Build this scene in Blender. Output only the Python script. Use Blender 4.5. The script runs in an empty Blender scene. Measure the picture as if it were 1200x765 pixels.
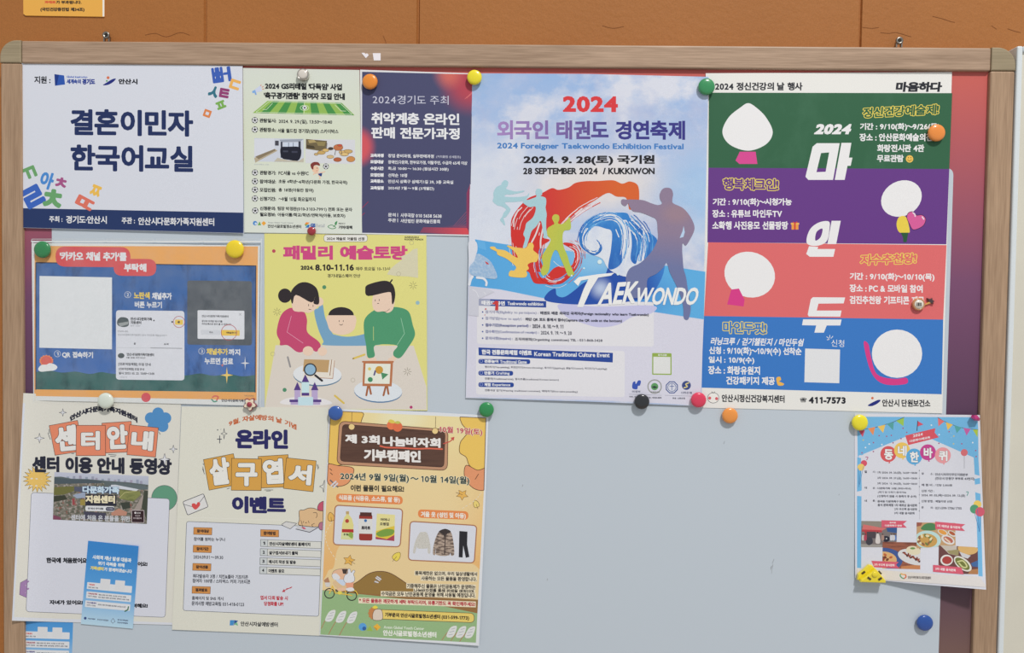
import bpy, bmesh, math, random
import numpy as np
from mathutils import Vector, Matrix, geometry

random.seed(7)
SC = bpy.context.scene
COL = SC.collection

# ---------------------------------------------------------------- camera
# The board is the vertical plane y = 0 (x right, z up); the camera stands about a metre in front of it.
F_PX, CX, CY = 950.0, 600.0, 382.5
DIST, EYE = 1.045, 1.52
_d = np.array([165 - CX, 32400 - CY, F_PX]); _d /= np.linalg.norm(_d)          # board "down" seen by the camera
_n = np.cross([25 - CX, 74 - CY, F_PX], [1161 - CX, 83 - CY, F_PX])
_h = np.cross(_n, _d); _h /= np.linalg.norm(_h)
if _h[0] < 0: _h = -_h
_q = np.cross(_h, _d)                                                           # into the board
AX = np.array([_h[0], _q[0], -_d[0]]); AY = np.array([_h[1], _q[1], -_d[1]]); AZ = np.array([_h[2], _q[2], -_d[2]])
CAM = np.array([0, 0, EYE]) - DIST * AZ
cam_data = bpy.data.cameras.new('camera')
cam_data.sensor_width = 36.0
cam_data.lens = F_PX / 1200.0 * 36.0
cam_data.clip_start = 0.02
cam = bpy.data.objects.new('camera', cam_data)
COL.objects.link(cam)
cam.matrix_world = Matrix(((AX[0], -AY[0], -AZ[0], CAM[0]), (AX[1], -AY[1], -AZ[1], CAM[1]),
                           (AX[2], -AY[2], -AZ[2], CAM[2]), (0, 0, 0, 1)))
SC.camera = cam

# ---------------------------------------------------------------- light
SC.view_settings.view_transform = 'Standard'
SC.view_settings.look = 'None'
SC.view_settings.gamma = 1
SC.view_settings.use_curve_mapping = False
SC.view_settings.exposure = 0.0
world = bpy.data.worlds.new('world'); SC.world = world
world.use_nodes = True
bg = world.node_tree.nodes['Background']
bg.inputs[0].default_value = (0.93, 0.98, 1.0, 1); bg.inputs[1].default_value = 0.45


def area(name, loc, aim, size, power, col):
    l = bpy.data.lights.new(name, 'AREA'); l.shape = 'RECTANGLE'; l.size, l.size_y = size
    l.energy = power; l.color = col
    o = bpy.data.objects.new(name, l); COL.objects.link(o); o.location = loc
    o.rotation_euler = (Vector(aim) - Vector(loc)).to_track_quat('-Z', 'Y').to_euler()
    return o


area('ceiling_light', (1.5, -3.3, EYE + 4.3), (0.1, 0, EYE), (0.4, 0.4), 232, (1.0, 0.965, 0.92))

# light that reaches a white sheet; printed colours are noted as seen and divided by it
ILLUM = (0.83, 0.84, 0.84)

# ---------------------------------------------------------------- geometry helpers


def lin(c):
    out = []
    for v in c[:3]:
        v /= 255.0
        out.append(v / 12.92 if v <= 0.04045 else ((v + 0.055) / 1.055) ** 2.4)
    return out


def alb(c):
    return tuple(min(0.92, v / e) for v, e in zip(lin(c), ILLUM)) + (1,)


def unproj(px, py, y=0.0):
    """points of the vertical plane at depth y (metres, + is into the wall) seen at photo pixels"""
    px = np.asarray(px, float); py = np.asarray(py, float); y = np.asarray(y, float)
    dx = (px - CX)[..., None] * AX + (py - CY)[..., None] * AY + F_PX * AZ
    t = (y - CAM[1]) / dx[..., 1]
    return CAM + dx * t[..., None]


def U(px, py, y=0.0):
    return Vector(unproj(px, py, y))


_mats = {}


def new_mat(name, rough=0.6, spec=0.3):
    m = bpy.data.materials.new(name); m.use_nodes = True
    b = m.node_tree.nodes['Principled BSDF']
    b.inputs['Roughness'].default_value = rough
    b.inputs['Specular IOR Level'].default_value = spec
    return m, m.node_tree.nodes, m.node_tree.links, b


def grain(nt, links, b, col_socket_or_val, amt=0.05, scale=1400):
    n = nt.new('ShaderNodeTexNoise'); n.inputs['Scale'].default_value = scale; n.inputs['Detail'].default_value = 1
    tc = nt.new('ShaderNodeTexCoord'); links.new(tc.outputs['Object'], n.inputs['Vector'])
    mr = nt.new('ShaderNodeMapRange'); mr.inputs['From Min'].default_value = 0.3; mr.inputs['From Max'].default_value = 0.7
    mr.inputs['To Min'].default_value = 1 - amt; mr.inputs['To Max'].default_value = 1 + amt
    links.new(n.outputs['Fac'], mr.inputs['Value'])
    v = nt.new('ShaderNodeVectorMath'); v.operation = 'SCALE'
    if isinstance(col_socket_or_val, tuple): v.inputs[0].default_value = col_socket_or_val[:3]
    else: links.new(col_socket_or_val, v.inputs[0])
    links.new(mr.outputs['Result'], v.inputs['Scale'])
    links.new(v.outputs['Vector'], b.inputs['Base Color'])


def ink(c, rough=0.55, spec=0.25):
    """plain printed or painted colour with a little paper grain"""
    if not isinstance(c, tuple): return c
    k = (c, rough, spec)
    if k not in _mats:
        m, nt, ln, b = new_mat('ink_%02x%02x%02x' % c[:3], rough, spec)
        grain(nt, ln, b, alb(c))
        _mats[k] = m
    return _mats[k]


def field(name, base, layers, org, y=0.0, rough=0.5, spec=0.3):
    """printed colour field; layers in photo pixels about the sheet's own origin:
    ('rad', cx, cy, rx, ry, colour, strength, inner) ('lin', x0, y0, x1, y1, colour) ('noise', sx, sy, lo, hi, colour, strength)"""
    m, nt, ln, b = new_mat(name, rough, spec)
    tc = nt.new('ShaderNodeTexCoord')
    cur = nt.new('ShaderNodeRGB'); cur.outputs[0].default_value = alb(base); cur = cur.outputs[0]

    def mix(fac, col):
        nonlocal cur
        x = nt.new('ShaderNodeMix'); x.data_type = 'RGBA'
        ln.new(fac, x.inputs['Factor']); ln.new(cur, x.inputs['A']); x.inputs['B'].default_value = alb(col)
        cur = x.outputs['Result']
    for l in layers:
        if l[0] == 'rad':
            _, cx, cy, rx, ry, col, st, inner = l
            c = U(cx, cy, y) - org; s = (U(cx + 1, cy, y) - U(cx, cy, y)).length
            sub = nt.new('ShaderNodeVectorMath'); sub.operation = 'SUBTRACT'; sub.inputs[1].default_value = c
            ln.new(tc.outputs['Object'], sub.inputs[0])
            mul = nt.new('ShaderNodeVectorMath'); mul.operation = 'MULTIPLY'; mul.inputs[1].default_value = (1 / (rx * s), 0, 1 / (ry * s))
            ln.new(sub.outputs[0], mul.inputs[0])
            le = nt.new('ShaderNodeVectorMath'); le.operation = 'LENGTH'; ln.new(mul.outputs[0], le.inputs[0])
            mr = nt.new('ShaderNodeMapRange'); mr.interpolation_type = 'SMOOTHSTEP'
            mr.inputs['From Min'].default_value = 1; mr.inputs['From Max'].default_value = inner
            mr.inputs['To Min'].default_value = 0; mr.inputs['To Max'].default_value = st
            ln.new(le.outputs['Value'], mr.inputs['Value']); mix(mr.outputs['Result'], col)
        elif l[0] == 'lin':
            _, x0, y0, x1, y1, col = l[:6]; st = l[6] if len(l) > 6 else 1.0
            a = U(x0, y0, y) - org; bb = U(x1, y1, y) - org; dv = bb - a
            sub = nt.new('ShaderNodeVectorMath'); sub.operation = 'SUBTRACT'; sub.inputs[1].default_value = a
            ln.new(tc.outputs['Object'], sub.inputs[0])
            dt = nt.new('ShaderNodeVectorMath'); dt.operation = 'DOT_PRODUCT'; dt.inputs[1].default_value = dv / dv.length_squared
            ln.new(sub.outputs[0], dt.inputs[0])
            mr = nt.new('ShaderNodeMapRange'); mr.inputs['To Max'].default_value = st
            ln.new(dt.outputs['Value'], mr.inputs['Value']); mix(mr.outputs['Result'], col)
        elif l[0] == 'noise':
            _, sx, sy, lo, hi, col, st = l
            mp = nt.new('ShaderNodeMapping'); mp.inputs['Scale'].default_value = (sx, 1, sy)
            ln.new(tc.outputs['Object'], mp.inputs['Vector'])
            n = nt.new('ShaderNodeTexNoise'); n.inputs['Scale'].default_value = 1; n.inputs['Detail'].default_value = 6
            n.inputs['Roughness'].default_value = 0.6
            ln.new(mp.outputs[0], n.inputs['Vector'])
            mr = nt.new('ShaderNodeMapRange'); mr.inputs['From Min'].default_value = lo; mr.inputs['From Max'].default_value = hi
            mr.inputs['To Max'].default_value = st
            ln.new(n.outputs['Fac'], mr.inputs['Value']); mix(mr.outputs['Result'], col)
    grain(nt, ln, b, cur)
    return m


def link(o, parent=None):
    COL.objects.link(o)
    if parent is not None: o.parent = parent
    return o


def tag(o, label=None, cat=None, group=None, kind=None):
    if label: o['label'] = label
    if cat: o['category'] = cat
    if group: o['group'] = group
    if kind: o['kind'] = kind
    return o


def mesh_obj(name, verts, faces, mats, parent=None, loc=None, midx=None, smooth=False):
    me = bpy.data.meshes.new(name)
    me.from_pydata([tuple(v) for v in verts], [], [tuple(int(i) for i in f) for f in faces])
    for m in (mats if isinstance(mats, (list, tuple)) else [mats]): me.materials.append(m)
    if midx is not None: me.polygons.foreach_set('material_index', midx)
    if smooth: me.polygons.foreach_set('use_smooth', [True] * len(me.polygons))
    me.update()
    o = bpy.data.objects.new(name, me)
    if loc is not None: o.location = loc
    return link(o, parent)


def bm_obj(name, bm, mats, parent=None, loc=None, smooth=False):
    me = bpy.data.meshes.new(name); bm.to_mesh(me); bm.free()
    for m in (mats if isinstance(mats, (list, tuple)) else [mats]): me.materials.append(m)
    if smooth: me.polygons.foreach_set('use_smooth', [True] * len(me.polygons))
    o = bpy.data.objects.new(name, me)
    if loc is not None: o.location = loc
    return link(o, parent)


def bevel_box(name, x0, x1, y0, y1, z0, z1, mat, parent=None, org=Vector((0, 0, 0)), bev=0.0, seg=3):
    bm = bmesh.new(); bmesh.ops.create_cube(bm, size=1)
    for v in bm.verts:
        v.co = Vector(((x0 + x1) / 2 + v.co.x * (x1 - x0), (y0 + y1) / 2 + v.co.y * (y1 - y0), (z0 + z1) / 2 + v.co.z * (z1 - z0))) - org
    if bev: bmesh.ops.bevel(bm, geom=bm.edges[:], offset=bev, segments=seg, profile=0.5, affect='EDGES')
    return bm_obj(name, bm, mat, parent, org if parent is None else None)


def spline(pts, closed=True, n=6):
    pts = [np.array(p, float) for p in pts]; out = []; N = len(pts)
    for i in range(N if closed else N - 1):
        if closed: a, b, c, d = pts[i - 1], pts[i], pts[(i + 1) % N], pts[(i + 2) % N]
        else: a, b, c, d = pts[max(i - 1, 0)], pts[i], pts[i + 1], pts[min(i + 2, N - 1)]
        for j in range(n):
            t = j / n
            out.append(0.5 * (2 * b + (c - a) * t + (2 * a - 5 * b + 4 * c - d) * t * t + (3 * b - a - 3 * c + d) * t ** 3))
    if not closed: out.append(pts[-1])
    return [tuple(p) for p in out]


def cdt(V, E, eps):
    """flat triangulation that keeps every constraint edge"""
    v, e, f, ov, oe, of = geometry.delaunay_2d_cdt([Vector((float(x), float(y))) for x, y in V], [tuple(map(int, q)) for q in E], [], 0, eps)
    P = np.array([(p.x, p.y) for p in v]).reshape(-1, 2)
    return P, np.array(f, int).reshape(-1, 3)


def crossings(pts, A, B):
    """even-odd test of points against the outline of segments A-B"""
    x, y = pts[:, 0][:, None], pts[:, 1][:, None]
    up = (A[:, 1][None] > y) != (B[:, 1][None] > y)
    with np.errstate(divide='ignore', invalid='ignore'):
        xi = A[:, 0] + (y - A[:, 1]) * (B[:, 0] - A[:, 0]) / (B[:, 1] - A[:, 1])
    return (np.sum(up & (x < xi), 1) % 2) == 1


def seg_dist(pts, A, B):
    d = B - A; l2 = np.maximum((d ** 2).sum(1), 1e-18)
    t = np.clip(((pts[:, None, :] - A[None]) * d[None]).sum(2) / l2, 0, 1)
    return np.sqrt((((A[None] + t[..., None] * d[None]) - pts[:, None, :]) ** 2).sum(2)).min(1)


def tess(p):
    p = np.array(p, float); n = len(p)
    V, F = cdt(p, [(i, (i + 1) % n) for i in range(n)], 1e-5)
    if not len(F): return V, F
    return V, F[crossings(V[F].mean(1), p, np.roll(p, -1, 0))]


def ring_edges(polys):
    V, E = [], []
    for p in polys:
        k, n = len(V), len(p); V += [tuple(q) for q in p]; E += [(k + i, k + (i + 1) % n) for i in range(n)]
    return V, E


def strokes(lines, w, closed=False, nd=8):
    polys, A, B = [], [], []; r = w / 2
    for pts in lines:
        pts = [np.array(p, float) for p in pts]
        segs = list(zip(pts[:-1], pts[1:])) + ([(pts[-1], pts[0])] if closed else [])
        for a, b in segs:
            d = b - a; l = np.linalg.norm(d)
            if l < 1e-6: continue
            n = np.array([-d[1], d[0]]) / l * r
            polys.append([a + n, a - n, b - n, b + n]); A.append(a); B.append(b)
        for p in pts: polys.append([(p[0] + r * math.cos(2 * math.pi * (i + .5) / nd), p[1] + r * math.sin(2 * math.pi * (i + .5) / nd)) for i in range(nd)])
    V, F = cdt(*ring_edges(polys), 1e-5)
    return V, F[seg_dist(V[F].mean(1), np.array(A), np.array(B)) < r * .985]


# ---------------------------------------------------------------- lettering
_raw, _gl = {}, {}
SUBST = {'~': '\uff5e'}


def load_glyphs(chars):
    """outlines of all the letters used, read from one text object with a letter per line"""
    chars = sorted(chars - {' '}); GAP = 4.0
    cu = bpy.data.curves.new('glyph', 'FONT'); cu.body = '\n'.join(chars); cu.resolution_u = 3; cu.space_line = GAP
    o = bpy.data.objects.new('glyph', cu); COL.objects.link(o)
    dg = bpy.context.evaluated_depsgraph_get(); dg.update()
    me = bpy.data.meshes.new_from_object(o.evaluated_get(dg))
    P = np.zeros(len(me.vertices) * 3); me.vertices.foreach_get('co', P); P = P.reshape(-1, 3)[:, :2]
    me.calc_loop_triangles()
    F = np.zeros(len(me.loop_triangles) * 3, int); me.loop_triangles.foreach_get('vertices', F); F = F.reshape(-1, 3)
    row = np.rint((.35 - P[:, 1]) / GAP).astype(int); frow = row[F[:, 0]]
    for i, c in enumerate(chars):
        vi = np.nonzero(row == i)[0]; f = F[frow == i]
        idx = {int(a): k for k, a in enumerate(vi)}
        v = P[vi] + np.array([0, GAP * i]); f = np.array([[idx[int(a)] for a in q] for q in f], int).reshape(-1, 3)
        cnt = {}
        for q in f:
            for j in range(3):
                k = (min(q[j - 1], q[j]), max(q[j - 1], q[j])); cnt[k] = cnt.get(k, 0) + 1
        _raw[c] = (v, f, [k for k, n in cnt.items() if n == 1])
    # the figure one with its flag, drawn as high as the other figures
    hh = max(.6, max((_raw[c][0][:, 1].max() for c in '0234' if c in _raw), default=.7)); w_ = .078
    q = np.array([(.23, 0), (.23 + w_, 0), (.23 + w_, hh), (.23 + w_ * .25, hh), (.085, hh * .86), (.085, hh * .77), (.23, hh * .865)])
    v, f = tess(q); _raw['1'] = (v, f, [(i, (i + 1) % len(q)) for i in range(len(q))])
    _raw[' '] = (np.zeros((0, 2)), np.zeros((0, 3), int), [])
    bpy.data.objects.remove(o); bpy.data.curves.remove(cu); bpy.data.meshes.remove(me)


def glyph(c, off, sq):
    k = (c, round(off, 4), sq)
    if k in _gl: return _gl[k]
    v, f, be = _raw[c]
    if off <= 0 or len(v) == 0: _gl[k] = (v, f); return _gl[k]
    polys = []; A = v[[a for a, b in be]]; B = v[[b for a, b in be]]
    for a, b in zip(A, B):
        d = b - a; l = np.linalg.norm(d)
        if l < 1e-6: continue
        n = np.array([-d[1], d[0]]) / l * off
        polys.append([a + n, a - n, b - n, b + n])
    if sq: disc = [(off, off), (-off, off), (-off, -off), (off, -off)]
    else: disc = [(off * math.cos(math.pi * (i + .5) / 4), off * math.sin(math.pi * (i + .5) / 4)) for i in range(8)]
    for i in {i for e in be for i in e}: polys.append([v[i] + np.array(p) for p in disc])
    VV, EE = ring_edges(polys); n = len(VV)
    V, F = cdt(VV + [tuple(p) for p in v], EE + [(a + n, b + n) for a, b in be], 1e-5)
    ce = V[F].mean(1)
    keep = crossings(ce, A, B) | (seg_dist(ce, A, B) < off * .99)
    if sq: keep |= np.abs(ce[:, None, :] - A[None]).max(2).min(1) < off * .999
    _gl[k] = (V, F[keep])
    return _gl[k]


def adv(c):
    if c == ' ': return 0.3
    if c in SUBST.values() or c in '0123456789': return 0.55 if c != '\uff5e' else .7
    v = _raw[c][0]
    if len(v) == 0: return 0.3
    o = ord(c)
    if 0xAC00 <= o < 0xD7A4: return 0.9
    return (v[:, 0].max() - v[:, 0].min()) + 0.085


def layout(s, off, extra, sq, track=0.0):
    """(verts, tris) of a line, in a 0..1 ink box (u right, v down) measured at weight off"""
    x = 0.0; items = []; lo = [9e9, 9e9]; hi = [-9e9, -9e9]
    for c in s:
        c = SUBST.get(c, c); v0 = _raw[c][0]
        if len(v0):
            a = adv(c); w = v0[:, 0].max() - v0[:, 0].min()
            dx = x + (a - w) / 2 - v0[:, 0].min()
            b = glyph(c, off, sq)[0]
            lo = [min(lo[0], b[:, 0].min() + dx), min(lo[1], b[:, 1].min())]
            hi = [max(hi[0], b[:, 0].max() + dx), max(hi[1], b[:, 1].max())]
            items.append((c, dx))
        x += adv(c) + track
    V, Fc, k = [], [], 0
    for c, dx in items:
        v, f = glyph(c, off + extra, sq)
        u = np.stack([(v[:, 0] + dx - lo[0]) / (hi[0] - lo[0]), (hi[1] - v[:, 1]) / (hi[1] - lo[1])], 1)
        V.append(u); Fc.append(f + k); k += len(v)
    return np.concatenate(V), np.concatenate(Fc)


def refine(V, F, L):
    """split every edge longer than L pixels, without cracks"""
    V = np.asarray(V, float); F = np.asarray(F, int)
    for _ in range(9):
        T_ = V[F]; ln = np.linalg.norm(T_ - np.roll(T_, -1, 1), axis=2)          # edges ab, bc, ca
        long_ = ln > L; hit = long_.any(1)
        if not hit.any(): break
        keep = F[~hit]; H = F[hit]; M = long_[hit]
        E = np.stack([H, np.roll(H, -1, 1)], 2); E.sort(axis=2)
        key = E[..., 0] * (len(V) + 1) + E[..., 1]
        uq, inv = np.unique(key[M], return_inverse=True)
        mid = np.full(M.shape, -1); mid[M] = inv + len(V)
        V = np.concatenate([V, (V[uq // (len(V) + 1)] + V[uq % (len(V) + 1)]) / 2])
        a, b, c = H.T; ab, bc, ca = mid.T; n = M.sum(1); out = [keep]

        def st(sel, *tris):
            for t in tris: out.append(np.stack([q[sel] for q in t], 1))
        st(n == 3, (a, ab, ca), (ab, b, bc), (ca, bc, c), (ab, bc, ca))
        one = n == 1
        st(one & M[:, 0], (a, ab, c), (ab, b, c)); st(one & M[:, 1], (a, b, bc), (a, bc, c)); st(one & M[:, 2], (a, b, ca), (ca, b, c))
        two = n == 2
        st(two & ~M[:, 0], (ca, bc, c), (a, b, bc), (a, bc, ca)); st(two & ~M[:, 1], (a, ab, ca), (ab, b, c), (ab, c, ca)); st(two & ~M[:, 2], (ab, b, bc), (a, ab, bc), (a, bc, c))
        F = np.concatenate(out)
    return V, F


# ---------------------------------------------------------------- printed sheets
SHEETS = []
cur = None
STEP = 0.000014


class Sheet:
    """a sheet of paper (its own mesh) whose printing is a set of child meshes lying on it"""

    def __init__(s, name, label, cat, corners, base, slope, paper, lifts=(), group=None, rough=0.5, thick=0.00025, paper_mat=None, radius=0, spec=.3):
        global cur
        s.name, s.label, s.cat, s.corners, s.base, s.slope, s.lifts, s.group = name, label, cat, corners, base / 1000.0, slope, lifts, group
        s.paper, s.rough, s.thick, s.paper_mat, s.radius, s.spec = paper, rough, thick, paper_mat, radius, spec
        s.org = U(sum(c[0] for c in corners) / len(corners), sum(c[1] for c in corners) / len(corners), -s.base)
        s.blocks = []; s.o, s.k, s.aff = (0, 0), 1.0, None; s.boxes = []; s.top = 0
        SHEETS.append(s); cur = s

    def field(s, name, base, layers, **kw):
        return field(name, base, layers, s.org, -s.base, **kw)

    def lift(s, x, y):
        z = np.zeros(len(x))
        for cx, cy, sx, sy, h in s.lifts: z += h / 1000.0 * np.exp(-((x - cx) / sx) ** 2 / 2 - ((y - cy) / sy) ** 2 / 2)
        return z

    def to3d(s, V, lv):
        V = np.asarray(V, float)
        y = -(s.base + lv * STEP + s.lift(V[:, 0], V[:, 1]))
        return unproj(V[:, 0], V[:, 1], y) - np.array(s.org)

    def level(s, P):
        """how many printed layers lie under a shape: one more than anything its outline box touches"""
        lo, hi = P.min(0) - .2, P.max(0) + .2; n = 0
        for l, h, k in s.boxes:
            if k > n and l[0] < hi[0] and h[0] > lo[0] and l[1] < hi[1] and h[1] > lo[1]: n = k
        s.boxes.append((lo, hi, n + 1)); s.top = max(s.top, n + 1)
        return n + 1

    def emit(s, V, F):
        if s.lifts: V, F = refine(V, F, 6.0)
        T_ = V[F]; ar = (T_[:, 1, 0] - T_[:, 0, 0]) * (T_[:, 2, 1] - T_[:, 0, 1]) - (T_[:, 2, 0] - T_[:, 0, 0]) * (T_[:, 1, 1] - T_[:, 0, 1])
        F = np.where((ar > 0)[:, None], F[:, ::-1], F)                          # faces look out of the board
        return V, F[np.abs(ar) > 1e-9]

    def build(s):
        c = s.corners
        if len(c) == 4 and s.radius: c = round_corners(c, s.radius)
        V, F = s.emit(*tess(c))
        m = s.paper_mat if s.paper_mat else ink(s.paper, s.rough, s.spec)
        if callable(m): m = m(s)
        P = s.to3d(V, 0)
        E = np.sort(np.concatenate([F[:, [0, 1]], F[:, [1, 2]], F[:, [2, 0]]]), 1); D = np.concatenate([F[:, [0, 1]], F[:, [1, 2]], F[:, [2, 0]]])
        u, inv, cnt = np.unique(E[:, 0] * len(V) + E[:, 1], return_inverse=True, return_counts=True)
        D = D[cnt[inv] == 1]; n = len(P); back = np.array([0, s.thick, 0]); k = len(D)
        rim = np.concatenate([P[D[:, 0]], P[D[:, 1]], P[D[:, 1]] + back, P[D[:, 0]] + back]); i = np.arange(k) + 2 * n
        RF = np.concatenate([np.stack([i + k, i, i + 3 * k], 1), np.stack([i + k, i + 3 * k, i + 2 * k], 1)])
        root = tri_obj(s.name, np.concatenate([P, P + back, rim]), np.concatenate([F, F[:, ::-1] + n, RF]), [m], None, s.org, None, True)
        tag(root, s.label, s.cat, s.group)
        made = {}
        for name, parent, label, ops in s.blocks:
            VV, FF, mi, mats, k = [], [], [], [], 0
            for V, F, mat, lv in resolve(ops):
                if len(F) == 0: continue
                V, F = s.emit(V, F)
                mat = ink(mat) if isinstance(mat, tuple) else mat
                if mat not in mats: mats.append(mat)
                VV.append(s.to3d(V, lv)); FF.append(F + k); mi.append(np.full(len(F), mats.index(mat))); k += len(V)
            if not VV: continue
            o = tri_obj(name, np.concatenate(VV), np.concatenate(FF), mats, made[parent] if parent else root, None, np.concatenate(mi), bool(s.lifts))
            if label: o['label'] = label
            made[name] = o
        return root


def tri_obj(name, P, F, mats, parent=None, loc=None, mi=None, smooth=False):
    me = bpy.data.meshes.new(name)
    me.vertices.add(len(P)); me.vertices.foreach_set('co', np.ascontiguousarray(P, np.float32).ravel())
    me.loops.add(len(F) * 3); me.loops.foreach_set('vertex_index', np.ascontiguousarray(F, np.int32).ravel())
    me.polygons.add(len(F)); me.polygons.foreach_set('loop_start', np.arange(0, len(F) * 3, 3, dtype=np.int32))
    for m in mats: me.materials.append(m)
    if mi is not None: me.polygons.foreach_set('material_index', mi.astype(np.int32))
    me.update(calc_edges=True)
    me.polygons.foreach_set('use_smooth', np.full(len(F), smooth))
    o = bpy.data.objects.new(name, me)
    if loc is not None: o.location = loc
    return link(o, parent)


def round_corners(c, r, n=6):
    out = []; N = len(c); c = [np.array(p, float) for p in c]
    for i in range(N):
        a, b, d = c[i - 1], c[i], c[(i + 1) % N]
        u = (a - b) / np.linalg.norm(a - b); v = (d - b) / np.linalg.norm(d - b)
        for j in range(n + 1):
            t = j / n; p0, p1 = b + u * r, b + v * r
            out.append(tuple((1 - t) ** 2 * p0 + 2 * t * (1 - t) * b + t * t * p1))
    return out


def resolve(ops):
    for op in ops:
        if op[0] == 'geo': yield op[1], op[2], op[3], op[4]
        else:
            _, s, fn, off, extra, sq, track, mat, lv = op
            u, f = layout(s, off, extra, sq, track)
            yield fn(u), f, mat, lv


def part(name, parent=None, label=None):
    cur.blocks.append((name, parent, label, []))


def XY(ox, oy, k, aff=None):
    cur.o, cur.k, cur.aff = (ox, oy), k, aff


def px(p):
    x, y = cur.o[0] + p[0] / cur.k, cur.o[1] + p[1] / cur.k
    return cur.aff(x, y) if cur.aff else (x, y)


def _add(V, Fc, mat):
    if len(Fc) == 0: return
    V = np.array([px(p) for p in V])
    cur.blocks[-1][3].append(('geo', V, Fc, mat, cur.level(V)))


_clip = None


def BRISTLES(path, width, n, cols, w=1.5, seed=1):
    """dry brush hairs running along a stroke"""
    rnd = random.Random(seed); p = np.array(spline(path, False, 8)); d = np.gradient(p, axis=0); d /= np.linalg.norm(d, axis=1)[:, None] + 1e-9
    nr = np.stack([-d[:, 1], d[:, 0]], 1); byc = {}
    for i in range(n):
        a = rnd.randrange(0, len(p) - 6); b = min(len(p), a + rnd.randrange(5, 16)); o = rnd.uniform(-.5, .5) * width
        byc.setdefault(rnd.randrange(len(cols)), []).append([tuple(p[j] + nr[j] * (o + rnd.uniform(-.02, .02) * width)) for j in range(a, b)])
    for k, l in byc.items(): LNS(l, w, cols[k])


def CLIP(poly=None):
    """keep the fills that follow inside a convex outline (crop coordinates)"""
    global _clip
    _clip = poly


def clipped(pts):
    c = _clip; a = sum(c[i - 1][0] * c[i][1] - c[i][0] * c[i - 1][1] for i in range(len(c)))
    out = list(pts)
    for i in range(len(c)):
        p, q = c[i - 1], c[i]; src = out; out = []

        def side(v): return ((q[0] - p[0]) * (v[1] - p[1]) - (q[1] - p[1]) * (v[0] - p[0])) * (1 if a > 0 else -1)
        for j in range(len(src)):
            u, v = src[j - 1], src[j]; su, sv = side(u), side(v)
            if (su >= 0) != (sv >= 0):
                t = su / (su - sv); out.append((u[0] + (v[0] - u[0]) * t, u[1] + (v[1] - u[1]) * t))
            if sv >= 0: out.append(v)
        if not out: return []
    return out


def PL(pts, col):
    if _clip: pts = clipped(pts)
    if len(pts) >= 3: _add(*tess(pts), col)


def BL(pts, col, n=6, ol=None, w=1.0):
    p = spline(pts, True, n)
    if _clip: p = clipped(p)
    if len(p) < 3: return
    PL(p, col)
    if ol: LN(p, w, ol, True)


def box(x0, y0, x1, y1, sl=None):
    sl = cur.slope if sl is None else sl
    d = sl * (x1 - x0)
    return [(x0, y0), (x1, y0 + d), (x1, y1 + d), (x0, y1)]


def R(x0, y0, x1, y1, col, sl=None, ol=None, w=1.0, lean=0.0):
    p = box(x0, y0, x1, y1, sl); h = y1 - y0
    p = [p[0], p[1], (p[2][0] + lean * h, p[2][1]), (p[3][0] + lean * h, p[3][1])]
    if col is not None: PL(p, col)
    if ol: LN(p, w, ol, True)


def RR(x0, y0, x1, y1, r, col, sl=None, ol=None, w=1.0, lean=0.0):
    p = box(x0, y0, x1, y1, sl); h = y1 - y0
    p = round_corners([p[0], p[1], (p[2][0] + lean * h, p[2][1]), (p[3][0] + lean * h, p[3][1])], min(r, (y1 - y0) * .499))
    if col is not None: PL(p, col)
    if ol: LN(p, w, ol, True)


def circ(cx, cy, rx, ry=None, rot=0, a0=0, a1=360, n=28):
    ry = rx if ry is None else ry; c, s = math.cos(math.radians(rot)), math.sin(math.radians(rot)); out = []
    full = abs(a1 - a0) >= 360
    for i in range(n + (0 if full else 1)):
        t = math.radians(a0 + (a1 - a0) * i / n); x, y = rx * math.cos(t), ry * math.sin(t)
        out.append((cx + x * c - y * s, cy + x * s + y * c))
    return out


def RING(outer, inner, col):
    """outline with a counter"""
    p = [np.array(outer, float), np.array(inner, float)]; V, E = ring_edges(p); V, F = cdt(V, E, 1e-5)
    A = np.concatenate(p); B = np.concatenate([np.roll(q, -1, 0) for q in p])
    _add(V, F[crossings(V[F].mean(1), A, B)], col)


def C(cx, cy, rx, col, ry=None, rot=0, ol=None, w=1.0):
    p = circ(cx, cy, rx, ry, rot)
    if _clip:
        p = clipped(p)
        if len(p) < 3: return
    if col is not None: PL(p, col)
    if ol: LN(p, w, ol, True)


def LN(pts, w, col, closed=False): _add(*strokes([pts], w, closed), col)


def LNS(lines, w, col): _add(*strokes(lines, w), col)


def star4(cx, cy, r, col, ol=None, w=1.0, k=0.28, ry=None):
    ry = ry or r
    p = []
    for i in range(8):
        a = math.pi / 4 * i; q = 1 if i % 2 == 0 else k
        p.append((cx + r * q * math.cos(a), cy + ry * q * math.sin(a)))
    if col is not None: PL(p, col)
    if ol: LN(p, w, ol, True)


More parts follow.
